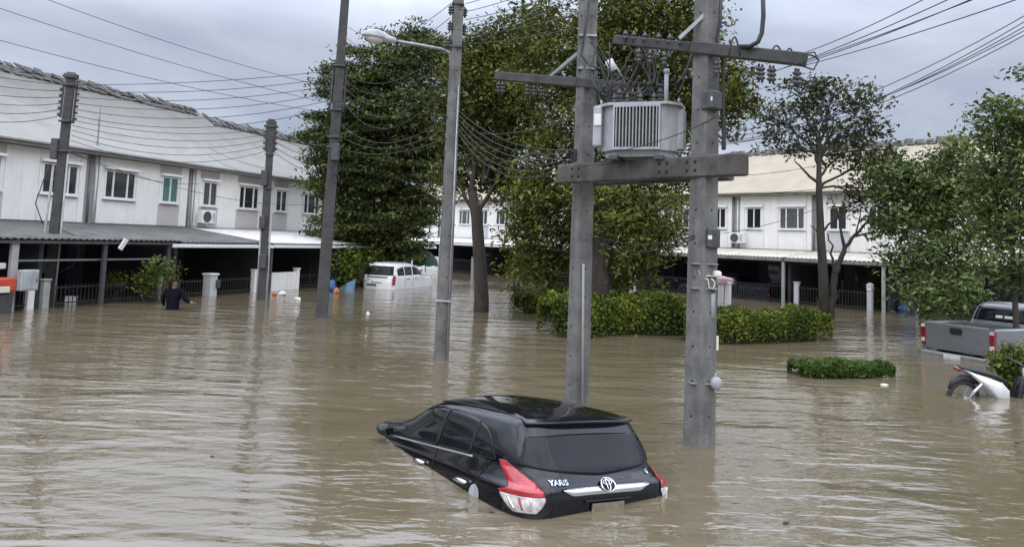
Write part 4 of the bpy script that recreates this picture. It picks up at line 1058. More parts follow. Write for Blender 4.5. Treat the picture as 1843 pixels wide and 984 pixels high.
# ---- the black hatchback in front
car = thing('hatchback_car', (.985, 6.965, -.790), 'black hatchback sunk to its tail lights in the brown flood', 'car')
car.rotation_euler = (.074, .0930, 2.138); car.scale = (1.075, 1.10, 1.07)
YS = Shell([(.18, 3.95, .14, .78, 5, 5), (.35, 4.08, .03, .83, 6, 5), (.55, 4.11, .0, .85, 6.5, 4.5), (.72, 4.08, .03, .857, 8, 4), (.82, 4.04, .022, .85, 8, 4), (.90, 3.92, .03, .842, 8, 3.8), (.95, 3.84, .06, .825, 6, 3.3),
            (1.0, 3.80, .115, .808, 6, 3.2), (1.05, 3.66, .14, .79, 6, 3.2), (1.09, 3.36, .167, .777, 6.4, 3.2), (1.13, 3.08, .195, .768, 6.5, 3.2), (1.25, 2.74, .275, .724, 7, 3.2), (1.35, 2.50, .34, .680, 7, 3.2), (1.40, 2.35, .375, .648, 7, 3.2), (1.435, 2.20, .43, .595, 5.5, 3.1), (1.47, 2.03, .58, .50, 4, 3), (1.503, 1.85, .82, .36, 3, 3), (1.524, 1.68, 1.15, .17, 2.5, 2.5), (1.53, 1.5, 1.35, .03, 2, 2)])
YS.mesh(90, 140).build('body', M['car_black'], car, True)
def rg(i, j):                                   # tailgate glass, dipping to a shallow V
    v = -.715 + 1.43 * i; q = abs(v) / .715
    wb = 1.00 + .075 * q ** 1.4; wt2 = 1.315 - .02 * q * q
    hw = (1 - .135 * j); vv = v * hw
    return YS.rear(vv, wb + (wt2 - wb) * j, .005)
patch(rg, 40, 16, 'rear_window', 'tint_glass', car)
def sglass(u0, u1, bot, top, sg, name='side_window'):
    def f(i, j):
        u = u0 + (u1 - u0) * i; b, t = lerp_t(bot, u), lerp_t(top, u); w = b + (t - b) * j
        return YS.side(u, w, sg, .005)
    return patch(f, 26, 12, name, 'tint_glass', car)
BOT = [(.58, 1.08), (1.0, 1.065), (1.9, 1.035), (2.85, 1.005)]
TOP = [(.60, 1.10), (.66, 1.17), (.74, 1.25), (.85, 1.31), (.98, 1.345), (1.15, 1.372), (1.5, 1.395), (1.85, 1.392), (2.05, 1.365), (2.25, 1.31), (2.45, 1.23), (2.65, 1.13), (2.78, 1.05), (2.85, 1.01)]
for sg in (1, -1):
    sglass(1.65, 2.84, BOT, TOP, sg); sglass(1.02, 1.60, BOT, TOP, sg); sglass(.60, .995, BOT, TOP, sg, 'quarter_window')
    for u in (1.625, 1.008):                      # slim black pillars between the panes
        MB().tube([YS.side(u + (.05 if u > 1.5 else .015) * (k / 6 - .5) * -1, lerp_t(BOT, u) + (lerp_t(TOP, u) - lerp_t(BOT, u)) * k / 6, sg, .004) for k in range(7)], .010, 5).build('window_pillar', M['seam'], car, True)
    MB().tube([YS.side(u, lerp_t(BOT, u) - .014, sg, .004) for u in np.linspace(.95, 2.86, 24)], .010, 6).build('belt_moulding', M['steel'], car, True)
    MB().tube([YS.side(u, w, sg, .003) for u, w in ((2.92, 1.0), (2.90, .9), (2.85, .8), (2.85, .6))] , .004, 5).build('door_seam', M['seam'], car)
    MB().tube([YS.side(1.61, w, sg, .003) for w in np.linspace(1.02, .5, 8)], .004, 5).build('door_seam', M['seam'], car)
    MB().tube([YS.side(u, w, sg, .003) for u, w in ((.66, 1.07), (.70, .98), (.78, .9), (.90, .8), (1.0, .6))], .004, 5).build('door_seam', M['seam'], car)
    for u in (.90, 1.76):
        p = [YS.side(u + du, (.84 if u < 1.2 else .865) + dw, sg, o) for du, dw, o in ((0, 0, .002), (.02, .003, .035), (.10, .006, .04), (.18, .003, .035), (.20, 0, .002))]
        MB().tube(p, [.012, .019, .021, .019, .012], 8).build('door_handle', M['chrome'], car, True)
    # roof ditch moulding
    pts = []
    for u in np.linspace(.78, 2.12, 24):
        v = .565 - .14 * max(0, (u - 1.55)) ** 1.5 - .02 * max(0, .9 - u)
        pts.append(Vector((u, sg * v, YS.roof(u, v) + .001)))
    MB().tube(pts, .011, 6).build('roof_moulding', M['seam'], car, True)
    # door mirror
    mp_ = YS.side(2.72, 1.06, sg, .13)
    rws = []
    for f, a, b in ((-.09, .01, .01), (-.085, .075, .055), (-.03, .095, .07), (.04, .08, .06), (.08, .045, .035), (.1, .008, .008)):
        rws.append([mp_ + Vector((f, sg * a * math.cos(t), b * math.sin(t))) for t in [2 * math.pi * k / 14 for k in range(15)]])
    mr_ = MB().grid(rws); mr_.tube([mp_ + Vector((.03, -sg * .06, -.02)), YS.side(2.76, 1.02, sg, -.02)], .028, 8); mr_.build('door_mirror', M['car_black'], car, True)
    # tail light: spike running up the pillar, arm along the flank, clear reversing lens below
    INN = [(.740, .69), (.79, .645), (.84, .62), (.90, .63), (.96, .665), (1.01, .73), (1.06, .82), (1.095, .885)]
    OUT = [(.740, .88), (.79, .97), (.84, 1.04), (.885, 1.07), (.90, .99), (.92, .94), (.96, .92), (1.01, .935), (1.06, .965), (1.095, .97)]
    def tl_(w0, w1, o, e):
        def f(i, j):
            w = w0 + (w1 - w0) * j; a, b = lerp_t(INN, w), lerp_t(OUT, w); return YS.corner(w, sg, a + (b - a) * i, o + e * math.sin(math.pi * i) * math.sin(math.pi * min(1, j * 1.2)))
        return f
    lt = MB().grid([[YS.corner(.735 + .366 * j / 30, sg, lerp_t(INN, .735 + .366 * j / 30) - .012 + (lerp_t(OUT, .735 + .366 * j / 30) - lerp_t(INN, .735 + .366 * j / 30) + .024) * i / 24, .006) for j in range(31)] for i in range(25)]).build('tail_light', M['seam'], car, True)
    patch(tl_(.868, 1.095, .012, .018), 24, 40, 'red_lens', 'red_lens', lt)
    patch(tl_(.742, .864, .012, .010), 24, 14, 'clear_lens', 'clear_lens', lt)
    for sgm in (.70, .80, .92):
        MB().tube([YS.corner(w, sg, lerp_t(INN, w) + (lerp_t(OUT, w) - lerp_t(INN, w)) * (sgm - .58) / .45, .022) for w in np.linspace(.765, .855, 6)], .010, 5).build('lens_rib', M['red_lens' if sgm == .80 else 'chrome'], lt, True)
# hatch seam, spoiler, chrome bar
for sg in (1, -1):
    MB().tube([YS.corner(w, sg, s_, .003) for w, s_ in ((1.40, .56), (1.25, .66), (1.10, .765), (1.07, .79), (1.0, .68), (.9, .565), (.8, .545), (.7, .56))], .004, 5).build('hatch_seam', M['seam'], car)
rows = []
for i in range(33):
    v = -.60 + 1.20 * i / 32; q = abs(v) / .60; tr_u = .30 + .10 * q ** 4; wt3 = 1.420 - .012 * q * q
    u1 = .72; wr = YS.roof(u1, v * .90) + .003
    rows.append([Vector((u1, v * .90, wr)), Vector((.5, v * .97, wt3 * .55 + wr * .45 + .006)), Vector((tr_u + .02, v, wt3 + .003)), Vector((tr_u, v, wt3 - .006)), Vector((tr_u + .012, v, wt3 - .022)), Vector((tr_u + .05, v * .985, 1.375)), Vector((.42, v * .96, 1.34))])
sp_ = MB().grid(rows); e0, e1 = 0, 32 * 7
sp_.f += [tuple(range(7)), tuple(range(e1 + 6, e1 - 1, -1))]
fixn(sp_.build('roof_spoiler', M['car_black'], car, True))
cb = []
for i in range(41):
    v = .46 - .92 * i / 40; q = abs(v) / .46; lo_ = .862 + .045 * max(0, (q - .78) / .22); hi_ = .925
    cb.append([YS.rear(v, lo_, .004), YS.rear(v, lo_ + .006, .024), YS.rear(v, (lo_ + hi_) / 2, .030), YS.rear(v, hi_ - .008, .022), YS.rear(v, hi_, .004)])
MB().grid(cb).build('chrome_bar', M['chrome'], car, True)
def ell(cv, cw, rv, rw, r, off, n=28):
    return [YS.rear(cv + rv * math.cos(2 * math.pi * k / n), cw + rw * math.sin(2 * math.pi * k / n), off) for k in range(n + 1)], r
em = MB()
for cv, cw, rv, rw, r in ((0, .935, .072, .050, .0065), (0, .954, .046, .016, .0045), (0, .937, .017, .042, .0045)):
    p, r = ell(cv, cw, rv, rw, r, .040); em.tube(p, r, 6, False)
em.build('emblem', M['chrome'], car, True)
eb = MB(); ring = [YS.rear(.07 * math.cos(2 * math.pi * k / 28), .935 + .048 * math.sin(2 * math.pi * k / 28), .036) for k in range(28)]
eb.add(ring, [tuple(range(28))]); eb.build('emblem_backing', M['seam'], car)
def text_mesh(txt, size, name, material, parent, place, extrude=.004, bold=0.0, shear=0.0, align='CENTER'):
    cu = bpy.data.curves.new(name, 'FONT'); cu.body = txt; cu.size = size; cu.extrude = extrude; cu.offset = bold; cu.shear = shear; cu.align_x = align; cu.resolution_u = 3
    tmp = bpy.data.objects.new(name + '_curve', cu); COL.objects.link(tmp)
    me = bpy.data.meshes.new_from_object(tmp.evaluated_get(bpy.context.evaluated_depsgraph_get()))
    bpy.data.objects.remove(tmp); bpy.data.curves.remove(cu)
    for v in me.vertices: v.co = place(v.co.x, v.co.y, v.co.z)
    me.materials.clear(); me.materials.append(M[material])
    o = bpy.data.objects.new(name, me); COL.objects.link(o); o.parent = parent; return o
text_mesh('YARIS', .051, 'name_lettering', 'chrome', car, lambda x, y, z: YS.rear(.47 - x * 1.3, .950 + y, .010 + z), bold=.0008, shear=.2)
text_mesh('G', .05, 'trim_lettering', 'chrome', car, lambda x, y, z: YS.rear(-.52 - x, .985 + y, .010 + z), bold=.002)
pltm = MB(); pltm.grid([[YS.rear(.17 - .34 * i / 8, .700 + .095 * j / 4, .016) for j in range(5)] for i in range(9)]); o = pltm.build('number_plate', M['muddy_plate'], car)
md = o.modifiers.new('t', 'SOLIDIFY'); md.thickness = .008
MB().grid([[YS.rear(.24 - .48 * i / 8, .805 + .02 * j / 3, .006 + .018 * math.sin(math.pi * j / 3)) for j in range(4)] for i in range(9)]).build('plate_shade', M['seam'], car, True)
# pale grey oval patch low on the left quarter
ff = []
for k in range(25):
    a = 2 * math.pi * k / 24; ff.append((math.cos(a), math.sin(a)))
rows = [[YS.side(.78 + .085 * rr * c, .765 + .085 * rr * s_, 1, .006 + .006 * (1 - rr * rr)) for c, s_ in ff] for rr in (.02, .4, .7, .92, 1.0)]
MB().grid(rows).build('pale_oval_patch', M['grey_paint'], car, True)
# wheels, under the water
for u in (.78, 3.32):
    for sg in (1, -1):
        wh = MB().tube_rings(Vector((u, sg * .83, .30)), Vector((0, -sg, 0)), [(.2, 0), (.30, .01), (.30, .17), (.2, .18)], 24).build('wheel', M['black_rubber'], car, True)
        MB().tube_rings(Vector((u, sg * .834, .30)), Vector((0, -sg, 0)), [(.19, 0), (.19, .05), (.05, .05)], 16).build('rim', M['steel'], wh, True)

# ---- the white wagon by the trees
r0, r1 = W(644, 518), W(706, 520.5)
rv_ = (r1 - r0); rv_.z = 0; rv_.normalize(); fw = Vector((-rv_.y, rv_.x, 0))
wg = thing('wagon_car', (r0 + r1) / 2 + Vector((.05, 0, -.56)), 'white wagon flooded up to its door handles beside the yellow green bush', 'car', math.atan2(fw.y, fw.x) - .30); wg.scale = (1.08, 1.03, 1.03)
VS = Shell([(.2, 4.1, .12, .76, 6), (.5, 4.2, .0, .83, 7), (.8, 4.15, .0, .84, 7), (.95, 3.95, .02, .835, 7), (1.05, 3.3, .04, .825, 7), (1.1, 3.1, .05, .81, 7), (1.3, 2.8, .10, .765, 6.5), (1.52, 2.45, .16, .70, 6), (1.60, 2.25, .20, .66, 5), (1.66, 1.95, .30, .56, 4), (1.69, 1.6, .6, .35, 3), (1.70, 1.3, .95, .05, 2)])
VS.mesh(50, 90).build('body', M['car_white'], wg, True)
patch(lambda i, j: VS.rear((-.72 + 1.44 * i) * (1 - .1 * j), 1.14 + .40 * j, .006), 20, 8, 'rear_window', 'tint_glass', wg)
for sg in (1, -1):
    for a, b, ta, tb_ in ((.45, 1.02, 1.40, 1.5), (1.1, 1.75, 1.5, 1.5), (1.85, 2.72, 1.5, 1.22)):
        patch(lambda i, j: VS.side(a + (b - a) * i, 1.13 + (ta + (tb_ - ta) * (i ** 2 if b > 2.5 else math.sin(i * 1.57)) - 1.13) * j, sg, .006), 14, 6, 'side_window', 'tint_glass', wg)
    patch(lambda i, j: VS.corner(.72 + .42 * j, sg, .73 + .16 * i, .012), 8, 8, 'tail_light', 'red_lens', wg)
    for u in (1.25, 2.0):
        MB().tube([VS.side(u + d, .98, sg, .03) for d in (0, .09, .18)], .02, 6).build('door_handle', M['steel'], wg, True)
    for u in (1.06, 1.80): MB().tube([VS.side(u, w, sg, .003) for w in np.linspace(1.1, .6, 6)], .008, 5).build('door_seam', M['seam'], wg)
    mp_ = VS.side(2.7, 1.16, sg, .12)
    MB().box(mp_, (.12, .2, .15), bev=.03).build('door_mirror', M['car_white'], wg)
patch(lambda i, j: VS.rear(-.25 + .5 * i, .80 + .11 * j, .012), 4, 2, 'number_plate', 'plate', wg)
MB().tube([VS.rear(v, 1.06, .02) for v in np.linspace(-.5, .5, 9)], .022, 6).build('tailgate_bar', M['seam'], wg, True)
MB().tube([VS.rear(.45, .72, .03), VS.rear(.2, .72, .05), VS.rear(.0, .72, .05)], .035, 6).build('bumper_step', M['black_rubber'], wg, True)

# ---- pickup trucks
def pickup(loc, rz, label, paint, pitch=0.0):
    t = thing('pickup_truck', loc, label, 'pickup truck', rz)
    CB = Shell([(.45, 3.75, 1.62, .86, 8), (.9, 3.75, 1.60, .90, 8), (1.22, 3.70, 1.62, .90, 8), (1.30, 3.45, 1.64, .87, 7), (1.5, 3.1, 1.70, .80, 7), (1.68, 2.75, 1.76, .72, 6), (1.75, 2.55, 1.82, .66, 5), (1.80, 2.3, 1.98, .5, 4), (1.82, 2.15, 2.1, .1, 2)])
    b = CB.mesh(40, 80)
    hood = Shell([(.4, 5.2, 3.3, .84, 8), (.7, 5.25, 3.3, .90, 8), (1.0, 5.15, 3.3, .88, 7), (1.1, 4.95, 3.35, .80, 6), (1.16, 4.6, 3.5, .6, 4), (1.18, 4.2, 3.9, .1, 2)]).mesh(24, 60)
    b.add(hood.v, hood.f)
    b.build('body', M[paint], t, True)
    bd = MB()
    for sg in (1, -1):                               # bed sides with a rolled rail and a flared arch
        sec = [(.80, .60), (.80, 1.24), (.82, 1.28), (.89, 1.28), (.915, 1.24), (.93, 1.05), (.935, .9), (.925, .72), (.90, .58)]
        rows = [[Vector((u, sg * (y + (.02 * math.exp(-((u - .85) / .4) ** 2) if y > .9 else 0)), z)) for y, z in sec] for u in (.03, .06, .3, .5, .7, .9, 1.1, 1.3, 1.55, 1.58)]
        k0 = len(bd.v); bd.grid(rows); bd.f += [tuple(k0 + i for i in range(9)), tuple(k0 + 81 + i for i in range(8, -1, -1))]
    bd.box((.8, 0, .66), (1.5, 1.6, .06)); bd.box((1.55, 0, .95), (.05, 1.6, .6))
    fixn(bd.build('bed', M[paint], t, False))
    tg = MB(); rows = []
    for i in range(17):
        v = -.795 + 1.59 * i / 16
        rows.append([Vector((u, v, z)) for u, z in ((.07, .64), (.0, .64), (-.012, .72), (-.004, .86), (-.012, 1.0), (-.03, 1.2), (-.035, 1.265), (-.02, 1.285), (.05, 1.285), (.07, 1.27))])
    tg.grid(rows); tg.f += [tuple(range(10)), tuple(range(169, 159, -1))]
    g_ = fixn(tg.build('tailgate', M[paint], t))
    MB().prism([(-.035, .17, 1.16), (-.035, -.17, 1.16), (-.03, -.12, 1.05), (-.03, .12, 1.05)], (-.012, 0, 0)).build('handle', M['seam'], g_)
    MB().box((-.04, 0, 1.19), (.03, .3, .03), bev=.008).build('handle_lip', M['seam'], g_)
    bp_ = MB(); bp_.box((-.10, 0, .50), (.16, 1.7, .18), bev=.03); bp_.build('bumper', M['dull_bumper' if paint == 'car_silver' else paint], t)
    MB().box((-.19, 0, .51), (.01, .42, .13)).build('number_plate', M['plate'], t)
    for sg in (1, -1):
        tl2 = MB().box((.02, sg * .862, .98), (.10, .135, .50), bev=.02).build('tail_light', M['dull_red_lens'], t)
        MB().box((-.035, sg * .862, .84), (.012, .10, .10)).build('reverse_lens', M['clear_lens'], tl2)
        MB().box((-.035, sg * .862, 1.18), (.012, .10, .07)).build('top_lens', M['clear_lens'], tl2)
        patch(lambda i, j: CB.side(2.0 + .95 * i, 1.30 + (.36 - (.26 * max(0, i - .55) / .45)) * j, sg, .006), 12, 6, 'side_window', 'tint_glass', t)
        MB().box(CB.side(3.0, 1.33, sg, .13), (.1, .18, .2), bev=.03).build('door_mirror', M[paint], t)
        for u in (.85, 4.3):
            MB().tube_rings(Vector((u, sg * .90, .38)), Vector((0, -sg, 0)), [(.22, 0), (.37, .01), (.37, .24), (.2, .25)], 20).build('wheel', M['black_rubber'], t, True)
    patch(lambda i, j: CB.rear((-.70 + 1.4 * i) * (1 - .12 * j), 1.34 + .34 * j, .006), 10, 6, 'rear_window', 'tint_glass', t)
    return t, CB
p0, p1 = W(1664, 634), W(1786, 654)
rv_ = p1 - p0; rv_.z = 0; rv_.normalize(); fw = Vector((-rv_.y, rv_.x, 0))
pk, CB = pickup((p0 + p1) / 2 + Vector((0, 0, -.50)), math.atan2(fw.y, fw.x), 'silver pickup truck standing in the water under the leafy tree', 'car_silver')
for a, b in ((-.34, -.1), (-.05, .12)):
    patch(lambda i, j: CB.rear(a + (b - a) * i, 1.42 + .07 * j, .012), 4, 2, 'window_sticker', 'white_plastic', pk)
dk, CB2 = pickup(on_row(RP, RD, 4.1, .9, -.62), RRZ + math.pi + .06, 'dark navy pickup parked in shade under the cream terrace carport', 'car_navy')

# ---- sunken motorbike
mb = thing('motorbike', W(1733, 712) + Vector((0, 0, -.02)), 'white and black motorbike half under water beside the yellow green bush', 'motorbike')
mb.rotation_euler = (.10, .16, .10)
def wheel(u, parent):
    a = [2 * math.pi * k / 28 for k in range(29)]
    w = MB().tube([(u + .26 * math.cos(x), 0, .26 * math.sin(x)) for x in a], .042, 8, False).build('wheel', M['black_rubber'], parent, True)
    MB().tube([(u + .215 * math.cos(x), 0, .215 * math.sin(x)) for x in a], .014, 6, False).build('rim', M['steel'], w, True)
    sp = MB()
    for k in range(10):
        x = k * math.pi / 5; sp.tube([(u, 0, 0), (u + .21 * math.cos(x), 0, .21 * math.sin(x))], .006, 4)
    tag(sp.build('spokes', M['steel'], w), kind='stuff')
wheel(0, mb); wheel(1.24, mb)
rows = []                                            # seat and tail
for u, z0, z1, hw in ((-.20, .50, .52, .02), (-.14, .47, .535, .07), (.0, .45, .54, .10), (.2, .44, .545, .12), (.45, .43, .52, .13), (.65, .40, .46, .11), (.75, .37, .40, .06)):
    rows.append([Vector((u, hw * math.cos(a), (z0 + z1) / 2 + (z1 - z0) / 2 * math.sin(a))) for a in [2 * math.pi * k / 14 for k in range(15)]])
MB().grid(rows).build('seat', M['black_rubber'], mb, True)
for sy in (-1, 1):                                   # side fairings
    out = [(-.20, .50), (.0, .455), (.25, .43), (.55, .39), (.72, .28), (.78, .02), (.70, -.06), (.60, .04), (.44, .16), (.25, .27), (.05, .38)]
    c = Vector((.35, sy * .16, .30)); V = [Vector((u, sy * (.125 - .02 * abs(u - .3)), z)) for u, z in out]
    fm = MB(); fm.add([c + Vector((0, sy * .01, 0))] + V, [(0, i + 1, (i + 1) % len(V) + 1) for i in range(len(V))])
    o = fm.build('side_fairing', M['car_white'], mb, True); md = o.modifiers.new('t', 'SOLIDIFY'); md.thickness = .012
MB().tube([(-.30 + .02, 0, .10), (-.24, 0, .22), (-.10, 0, .325), (.08, 0, .34), (.2, 0, .30)], [.03, .05, .06, .06, .05], 8).build('rear_mudguard', M['black_rubber'], mb, True)
MB().box((-.21, 0, .46), (.06, .16, .06), rz=0, bev=.015).build('tail_light', M['dull_red_lens'], mb)
MB().tube([(.0, -.12, .02), (.22, -.13, .36)], .03, 8).build('shock_absorber', M['chrome'], mb, True)
MB().tube([(-.1, -.15, .0), (.5, -.15, -.05)], .045, 8).build('exhaust', M['steel'], mb, True)
rows = []
for z, u, d, hw in ((-.15, .90, .05, .12), (.1, .95, .07, .14), (.36, .97, .07, .11), (.48, .99, .07, .10), (.56, .98, .04, .06)):
    rows.append([Vector((u + d * math.cos(a), hw * math.sin(a), z)) for a in [2 * math.pi * k / 14 for k in range(15)]])
MB().grid(rows).build('front_shield', M['car_black'], mb, True)
MB().tube([(.88, -.33, .80), (.95, -.2, .78), (.97, 0, .74), (.95, .2, .78), (.88, .33, .80)], .014, 6).build('handlebar', M['dark_steel'], mb, True)
for sy in (-1, 1):
    mm = MB().tube([(.93, sy * .22, .78), (.92, sy * .27, .96)], .008, 6).build('mirror_stem', M['dark_steel'], mb)
    MB().tube_rings(Vector((.92, sy * .27, 1.0)), Vector((-1, 0, 0)), [(.02, -.01), (.055, 0), (.055, .015)], 12).build('mirror', M['black_rubber'], mm, True)
MB().tube([(1.0, 0, .70), (1.12, 0, .35), (1.24, 0, 0)], .03, 8).build('front_fork', M['steel'], mb, True)

# ------------------------------------------------------------------ the wading person
def skinned(name, verts, edges, mat_, parent, root=0, sub=2):
    me = bpy.data.meshes.new(name); me.from_pydata([v[:3] for v in verts], edges, []); me.update()
    o = bpy.data.objects.new(name, me); COL.objects.link(o); o.parent = parent
    o.modifiers.new('skin', 'SKIN'); sv = me.skin_vertices[0].data
    for i, v in enumerate(verts):
        sv[i].radius = (v[3], v[4] if len(v) > 4 else v[3]); sv[i].use_root = (i == root)
    s = o.modifiers.new('sub', 'SUBSURF'); s.levels = sub; s.render_levels = sub
    me.materials.append(mat_); return o
pp = W(309, 557); 
pr = thing('person', pp, 'person in a dark navy top wading waist deep, one arm stretched out over the water', 'person', .15); pr.rotation_euler[0] = -.16; pr.scale = (1.08, 1.08, 1.1)
BV = [(0, 0, -.02, .16, .12), (0, .01, .2, .155, .11), (0, .02, .40, .185, .12), (0, .0, .53, .10, .08), (.02, -.03, .60, .055), (.035, -.05, .68, .085, .09), (.04, -.06, .78, .075, .085),
      (.19, .0, .485, .075), (.34, -.06, .27, .05), (.50, -.10, .19, .038), (.57, -.12, .175, .034, .02),
      (-.19, .02, .485, .075), (-.27, .10, .24, .05), (-.22, .28, .06, .036), (-.20, .35, .03, .034, .02),
      (.10, 0, -.12, .10), (.11, -.03, -.48, .07), (.11, .02, -.84, .045), (.11, -.14, -.86, .04),
      (-.10, 0, -.12, .10), (-.12, .06, -.48, .07), (-.12, .14, -.84, .045), (-.12, -.0, -.86, .04)]
BE = [(0, 1), (1, 2), (2, 3), (3, 4), (4, 5), (5, 6), (2, 7), (7, 8), (8, 9), (9, 10), (2, 11), (11, 12), (12, 13), (13, 14), (0, 15), (15, 16), (16, 17), (17, 18), (0, 19), (19, 20), (20, 21), (21, 22)]
for hand, dx, dy in ((10, .075, -.02), (14, .02, .075)):
    for f in range(5):
        b = BV[hand]; o_ = (f - 2) * .017; L = (.055, .075, .08, .074, .058)[f]
        d = Vector((dx, dy, 0)).normalized(); s = Vector((-d.y, d.x, 0))
        if f == 0: d = (d * .5 + s * -.8).normalized()
        p1_ = Vector(b[:3]) + s * o_ + d * L * .6; p2_ = p1_ + d * L * .5 + Vector((0, 0, -.02))
        BV += [(*p1_, .009), (*p2_, .008)]; n = len(BV); BE += [(hand, n - 2), (n - 2, n - 1)]
skinned('body', BV, BE, M['skin'], pr)
SV = [(0, 0, -.45, .2, .16), (0, 0, -.2, .22, .17), (0, .01, .2, .185, .14), (0, .02, .40, .215, .15), (0, 0, .53, .12, .10), (.20, .0, .485, .095), (.34, -.06, .27, .07), (.50, -.10, .19, .05), (-.20, .02, .485, .095), (-.275, .10, .24, .07), (-.235, .24, .10, .05)]
skinned('shirt', SV, [(0, 1), (1, 2), (2, 3), (3, 4), (3, 5), (5, 6), (6, 7), (3, 8), (8, 9), (9, 10)], M['navy_shirt'], pr)
HV = [(.04, -.045, .70, .10, .105), (.042, -.055, .79, .088, .095), (.03, -.0, .66, .07, .06)]
skinned('hair', HV, [(0, 1), (0, 2)], M['hair'], pr)
MB().box((.05, -.155, .70), (.03, .03, .04), bev=.01).build('nose', M['skin'], pr)

# ------------------------------------------------------------------ things floating or hanging about
def lump(name, loc, size, material, label, cat, seed=1, group=None, zr=.8, n=14, m=9):
    """a soft bundle: a dented, creased ellipsoid"""
    rr = random.Random(seed); ph = [rr.uniform(0, 6) for _ in range(6)]; rows = []
    for i in range(m + 1):
        a = -math.pi / 2 + math.pi * i / m; row = []
        for k in range(n + 1):
            b = 2 * math.pi * k / n
            d = 1 + .16 * math.sin(2 * b + ph[0] + 2 * a) + .11 * math.sin(5 * b + ph[1]) * math.cos(a) + .08 * math.sin(4 * a + ph[2])
            row.append((size[0] / 2 * d * math.cos(a) * math.cos(b), size[1] / 2 * d * math.cos(a) * math.sin(b), size[2] / 2 * d * math.sin(a)))
        rows.append(row)
    o = MB().grid(rows).build(name, M[material], None, True); o.location = loc
    return tag(o, label, cat, group)
def crate(name, loc, size, rz, material, label, cat):
    t = thing(name, loc, label, cat, rz)
    MB().box((0, 0, size[2] / 2 - .12), (size[0], size[1], size[2]), bev=.02).build('box', M[material], t)
    MB().box((0, 0, size[2] - .105), (size[0] + .03, size[1] + .03, .05), bev=.012).build('lid', M[material], t)
    return t
crate('foam_box', W(127, 545), (.30, .24, .28), .3, 'debris_white', 'small white foam box floating left of the potted shrub', 'box')
lump('plastic_bag', W(494, 531) + Vector((0, 0, .05)), (.18, .15, .16), 'orange_plastic', 'orange bundle floating in front of the white board gate', 'bundle', 3)
lump('plastic_bag', W(508, 531) + Vector((0, 0, .06)), (.26, .2, .18), 'debris_white', 'pale bundle floating against the orange bundle', 'bundle', 4)
lump('plastic_bag', W(535, 538) + Vector((0, 0, .0)), (.30, .2, .12), 'debris_white', 'flat white scrap floating right of the orange bundle', 'litter', 5)
lump('plastic_bag', W(597, 524) + Vector((0, 0, .18)), (.34, .3, .5), 'blue_plastic', 'blue sack propped behind the foot of the tall dark pole', 'sack', 6)
lump('plastic_bag', W(605, 528) + Vector((0, 0, .1)), (.22, .22, .26), 'orange_plastic', 'orange bundle against the blue sack by the tall dark pole', 'bundle', 7)
lump('plastic_bag', W(1592, 692) + Vector((0, 0, -.0)), (.13, .08, .04), 'debris_white', 'white foam scrap floating below the low clipped hedge', 'litter', 8)
lump('plastic_bag', W(662, 565) + Vector((0, 0, .0)), (.12, .1, .16), 'debris_white', 'tiny white scrap floating below the white wagon', 'litter', 9)
lump('basin', W(208, 538) + Vector((0, 0, .52)), (.46, .3, .26), 'white_plastic', 'white basin perched on the fence by the potted shrub', 'basin', 10)
lump('cloth', W(1306, 545) + Vector((-.15, 0, 1.0)), (.85, .3, .34), 'pink_cloth', 'pink cloth thrown over the white gate pillar', 'cloth', 11)
# pale blue folded tarpaulin beside the bush
tp = MB(); a = W(622, 520)
P = [[a + Vector((-.35 + .7 * i / 6, .1 * math.sin(i * 1.3) + .06 * j, -.1 + j / 5 * (.12 + .42 * i / 6))) - a for j in range(6)] for i in range(7)]
o = tp.grid(P).build('tarpaulin', mat('pale_blue_cloth', (.10, .19, .27), .7, .2, 5), None, True); o.location = a
o.modifiers.new('t', 'SOLIDIFY').thickness = .02; tag(o, 'pale blue tarpaulin heaped between the tall dark pole and the bush', 'tarpaulin')
# barrel and white post at the right
br = thing('barrel', W(1629, 562) + Vector((0, 0, -.2)), 'blue plastic barrel afloat under the leafy tree', 'barrel')
MB().tube_rings(Vector((0, 0, 0)), Vector((.15, 0, 1)), [(.30, 0), (.34, .05), (.35, .25), (.37, .28), (.35, .31), (.35, .55), (.33, .66), (.26, .70)], 18).build('drum', M['blue_plastic'], br, True)
MB().tube_rings(Vector((.105, 0, .70)), Vector((.15, 0, 1)), [(.24, 0), (.24, .03), (.1, .04)], 16).build('lid', M['dark_steel'], br, True)
lump('plastic_bag', W(1645, 562) + Vector((0, 0, .22)), (.34, .3, .85), 'debris_white', 'white sack standing right of the blue barrel', 'sack', 12)
mbx = thing('letter_box', on_row(RP, RD, 9.6, 3.0, .82), 'white letter box on the fence post near the drooping sapling', 'letter box', RRZ)
MB().box((0, 0, .14), (.2, .26, .24), bev=.02).build('box', M['white_plastic'], mbx)
MB().prism([(-.12, -.15, .262), (.12, -.15, .262), (.0, -.15, .36)], (0, .3, 0)).build('roof', M['white_plastic'], mbx)
MB().box((0, -.133, .17), (.12, .01, .02)).build('slot', M['seam'], mbx)
# green parasol behind the wagon
gp = thing('parasol', W(764, 512), 'folded green parasol sagging beside the white wagon', 'parasol')
MB().tube([(0, 0, -.5), (0, 0, 1.7)], .025, 6).build('pole', M['dark_steel'], gp)
rows = [[Vector((r * math.cos(a) * (1 + .08 * math.sin(8 * a)), r * math.sin(a), z - .12 * abs(math.sin(4 * a)) * r)) for a in [2 * math.pi * k / 32 for k in range(33)]] for r, z in ((.02, 1.7), (.3, 1.6), (.55, 1.3), (.62, 1.0))]
MB().grid(rows).build('canopy', M['green_cloth'], gp, True)
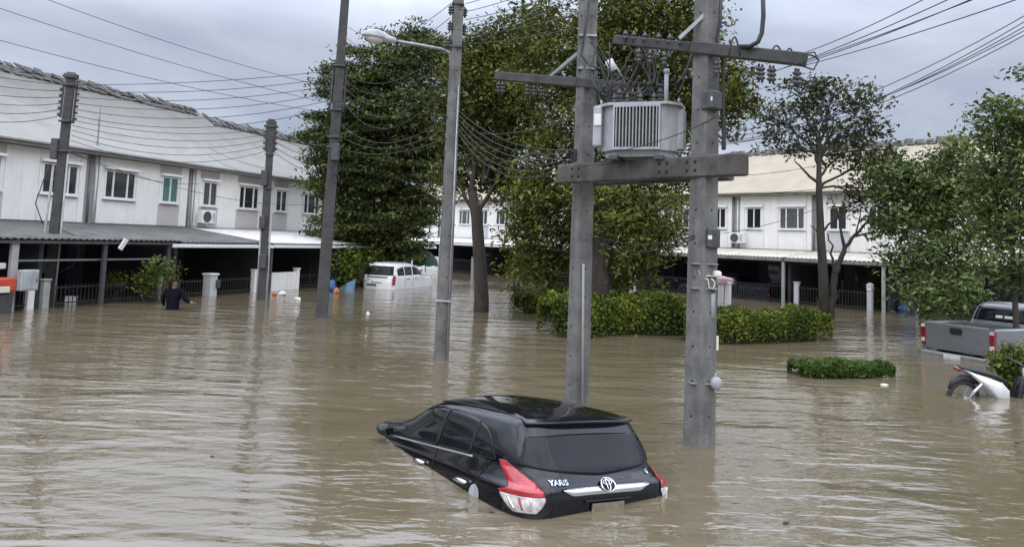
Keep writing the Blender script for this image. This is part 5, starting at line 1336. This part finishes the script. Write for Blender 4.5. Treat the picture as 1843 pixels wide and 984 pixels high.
# floodlight under the left carport
fl = thing('floodlight', on_row(LP, LD, .75, 4.75, 1.78), 'white rectangular floodlight hung at the edge of the dark carport', 'floodlight', LRZ)
MB().box((0, 0, .05), (.16, .05, .36), m=Matrix.Rotation(.45, 3, 'Y') @ Matrix.Rotation(.2, 3, 'X'), bev=.012).build('lamp_case', M['white_plastic'], fl)
MB().tube([(0, .03, .1), (0, .3, .1)], .018, 6).build('bracket', M['dark_steel'], fl)
# stall front, meter box at the left edge
sf = thing('vending_cart', on_row(LP, LD, -3.25, 4.4, 0), 'red fronted cart behind the fence at the left edge', 'cart', LRZ)
MB().box((0, 0, .74), (1.5, .6, .36), bev=.03).build('counter', M['red_paint'], sf)
MB().box((0, 0, .2), (1.4, .5, .6)).build('cabinet', M['dark_steel'], sf)
MB().box((.35, -.32, .62), (.4, .03, .16), bev=.01).build('sign_board', M['cream_plastic'], sf)
for x in (-.7, .7): MB().tube([(x, 0, .9), (x, 0, 1.5)], .02, 6).build('upright', M['steel'], sf)
MB().box((0, 0, 1.22), (1.2, .1, .16), bev=.02).build('header', M['pale_grey_panel'], sf)
eb = thing('meter_cabinet', on_row(LP, LD, -2.25, 4.75, .55), 'grey electric cabinet on the fence beside the grey carport post', 'cabinet', LRZ)
MB().box((0, 0, .3), (.5, .22, .55), bev=.02).build('case', M['grey_paint'], eb)
MB().box((0, -.118, .3), (.42, .012, .46), bev=.004).build('door', M['grey_paint'], eb)
MB().box((.16, -.13, .3), (.02, .02, .08)).build('latch', M['dark_steel'], eb)

# leaves, twigs and scum drifting on the flood
def drift(n, box, name, material, size, label):
    c = np.stack([RNG.uniform(box[0], box[1], n), RNG.uniform(box[2], box[3], n), np.full(n, .006)], 1)
    k = RNG.integers(0, max(1, n // 9), n); cc = np.stack([RNG.uniform(box[0], box[1], n // 9 + 1), RNG.uniform(box[2], box[3], n // 9 + 1)], 1)
    c[:, :2] = np.where(RNG.uniform(0, 1, (n, 1)) < .6, cc[k] + RNG.normal(0, .35, (n, 2)), c[:, :2])
    yaw = RNG.uniform(0, 6.28, n); L = size * RNG.uniform(.5, 1.5, n); m = MB()
    for i in range(n):
        d = Vector((math.cos(yaw[i]), math.sin(yaw[i]), 0)) * L[i] * .5; s = Vector((-d.y, d.x, 0)) * .5; p = Vector(c[i])
        m.add([p - d, p + s + Vector((0, 0, .004)), p + d + Vector((0, 0, .003)), p - s], [(0, 3, 2, 1)])
    o = m.build(name, M[material]); tag(o, label, kind='stuff'); return o
drift(60, (-9, 9, 6.5, 24), 'floating_leaves', 'bark', .07, None)
drift(60, (-9, 9, 7.5, 26), 'floating_scum', 'mud', .05, None)
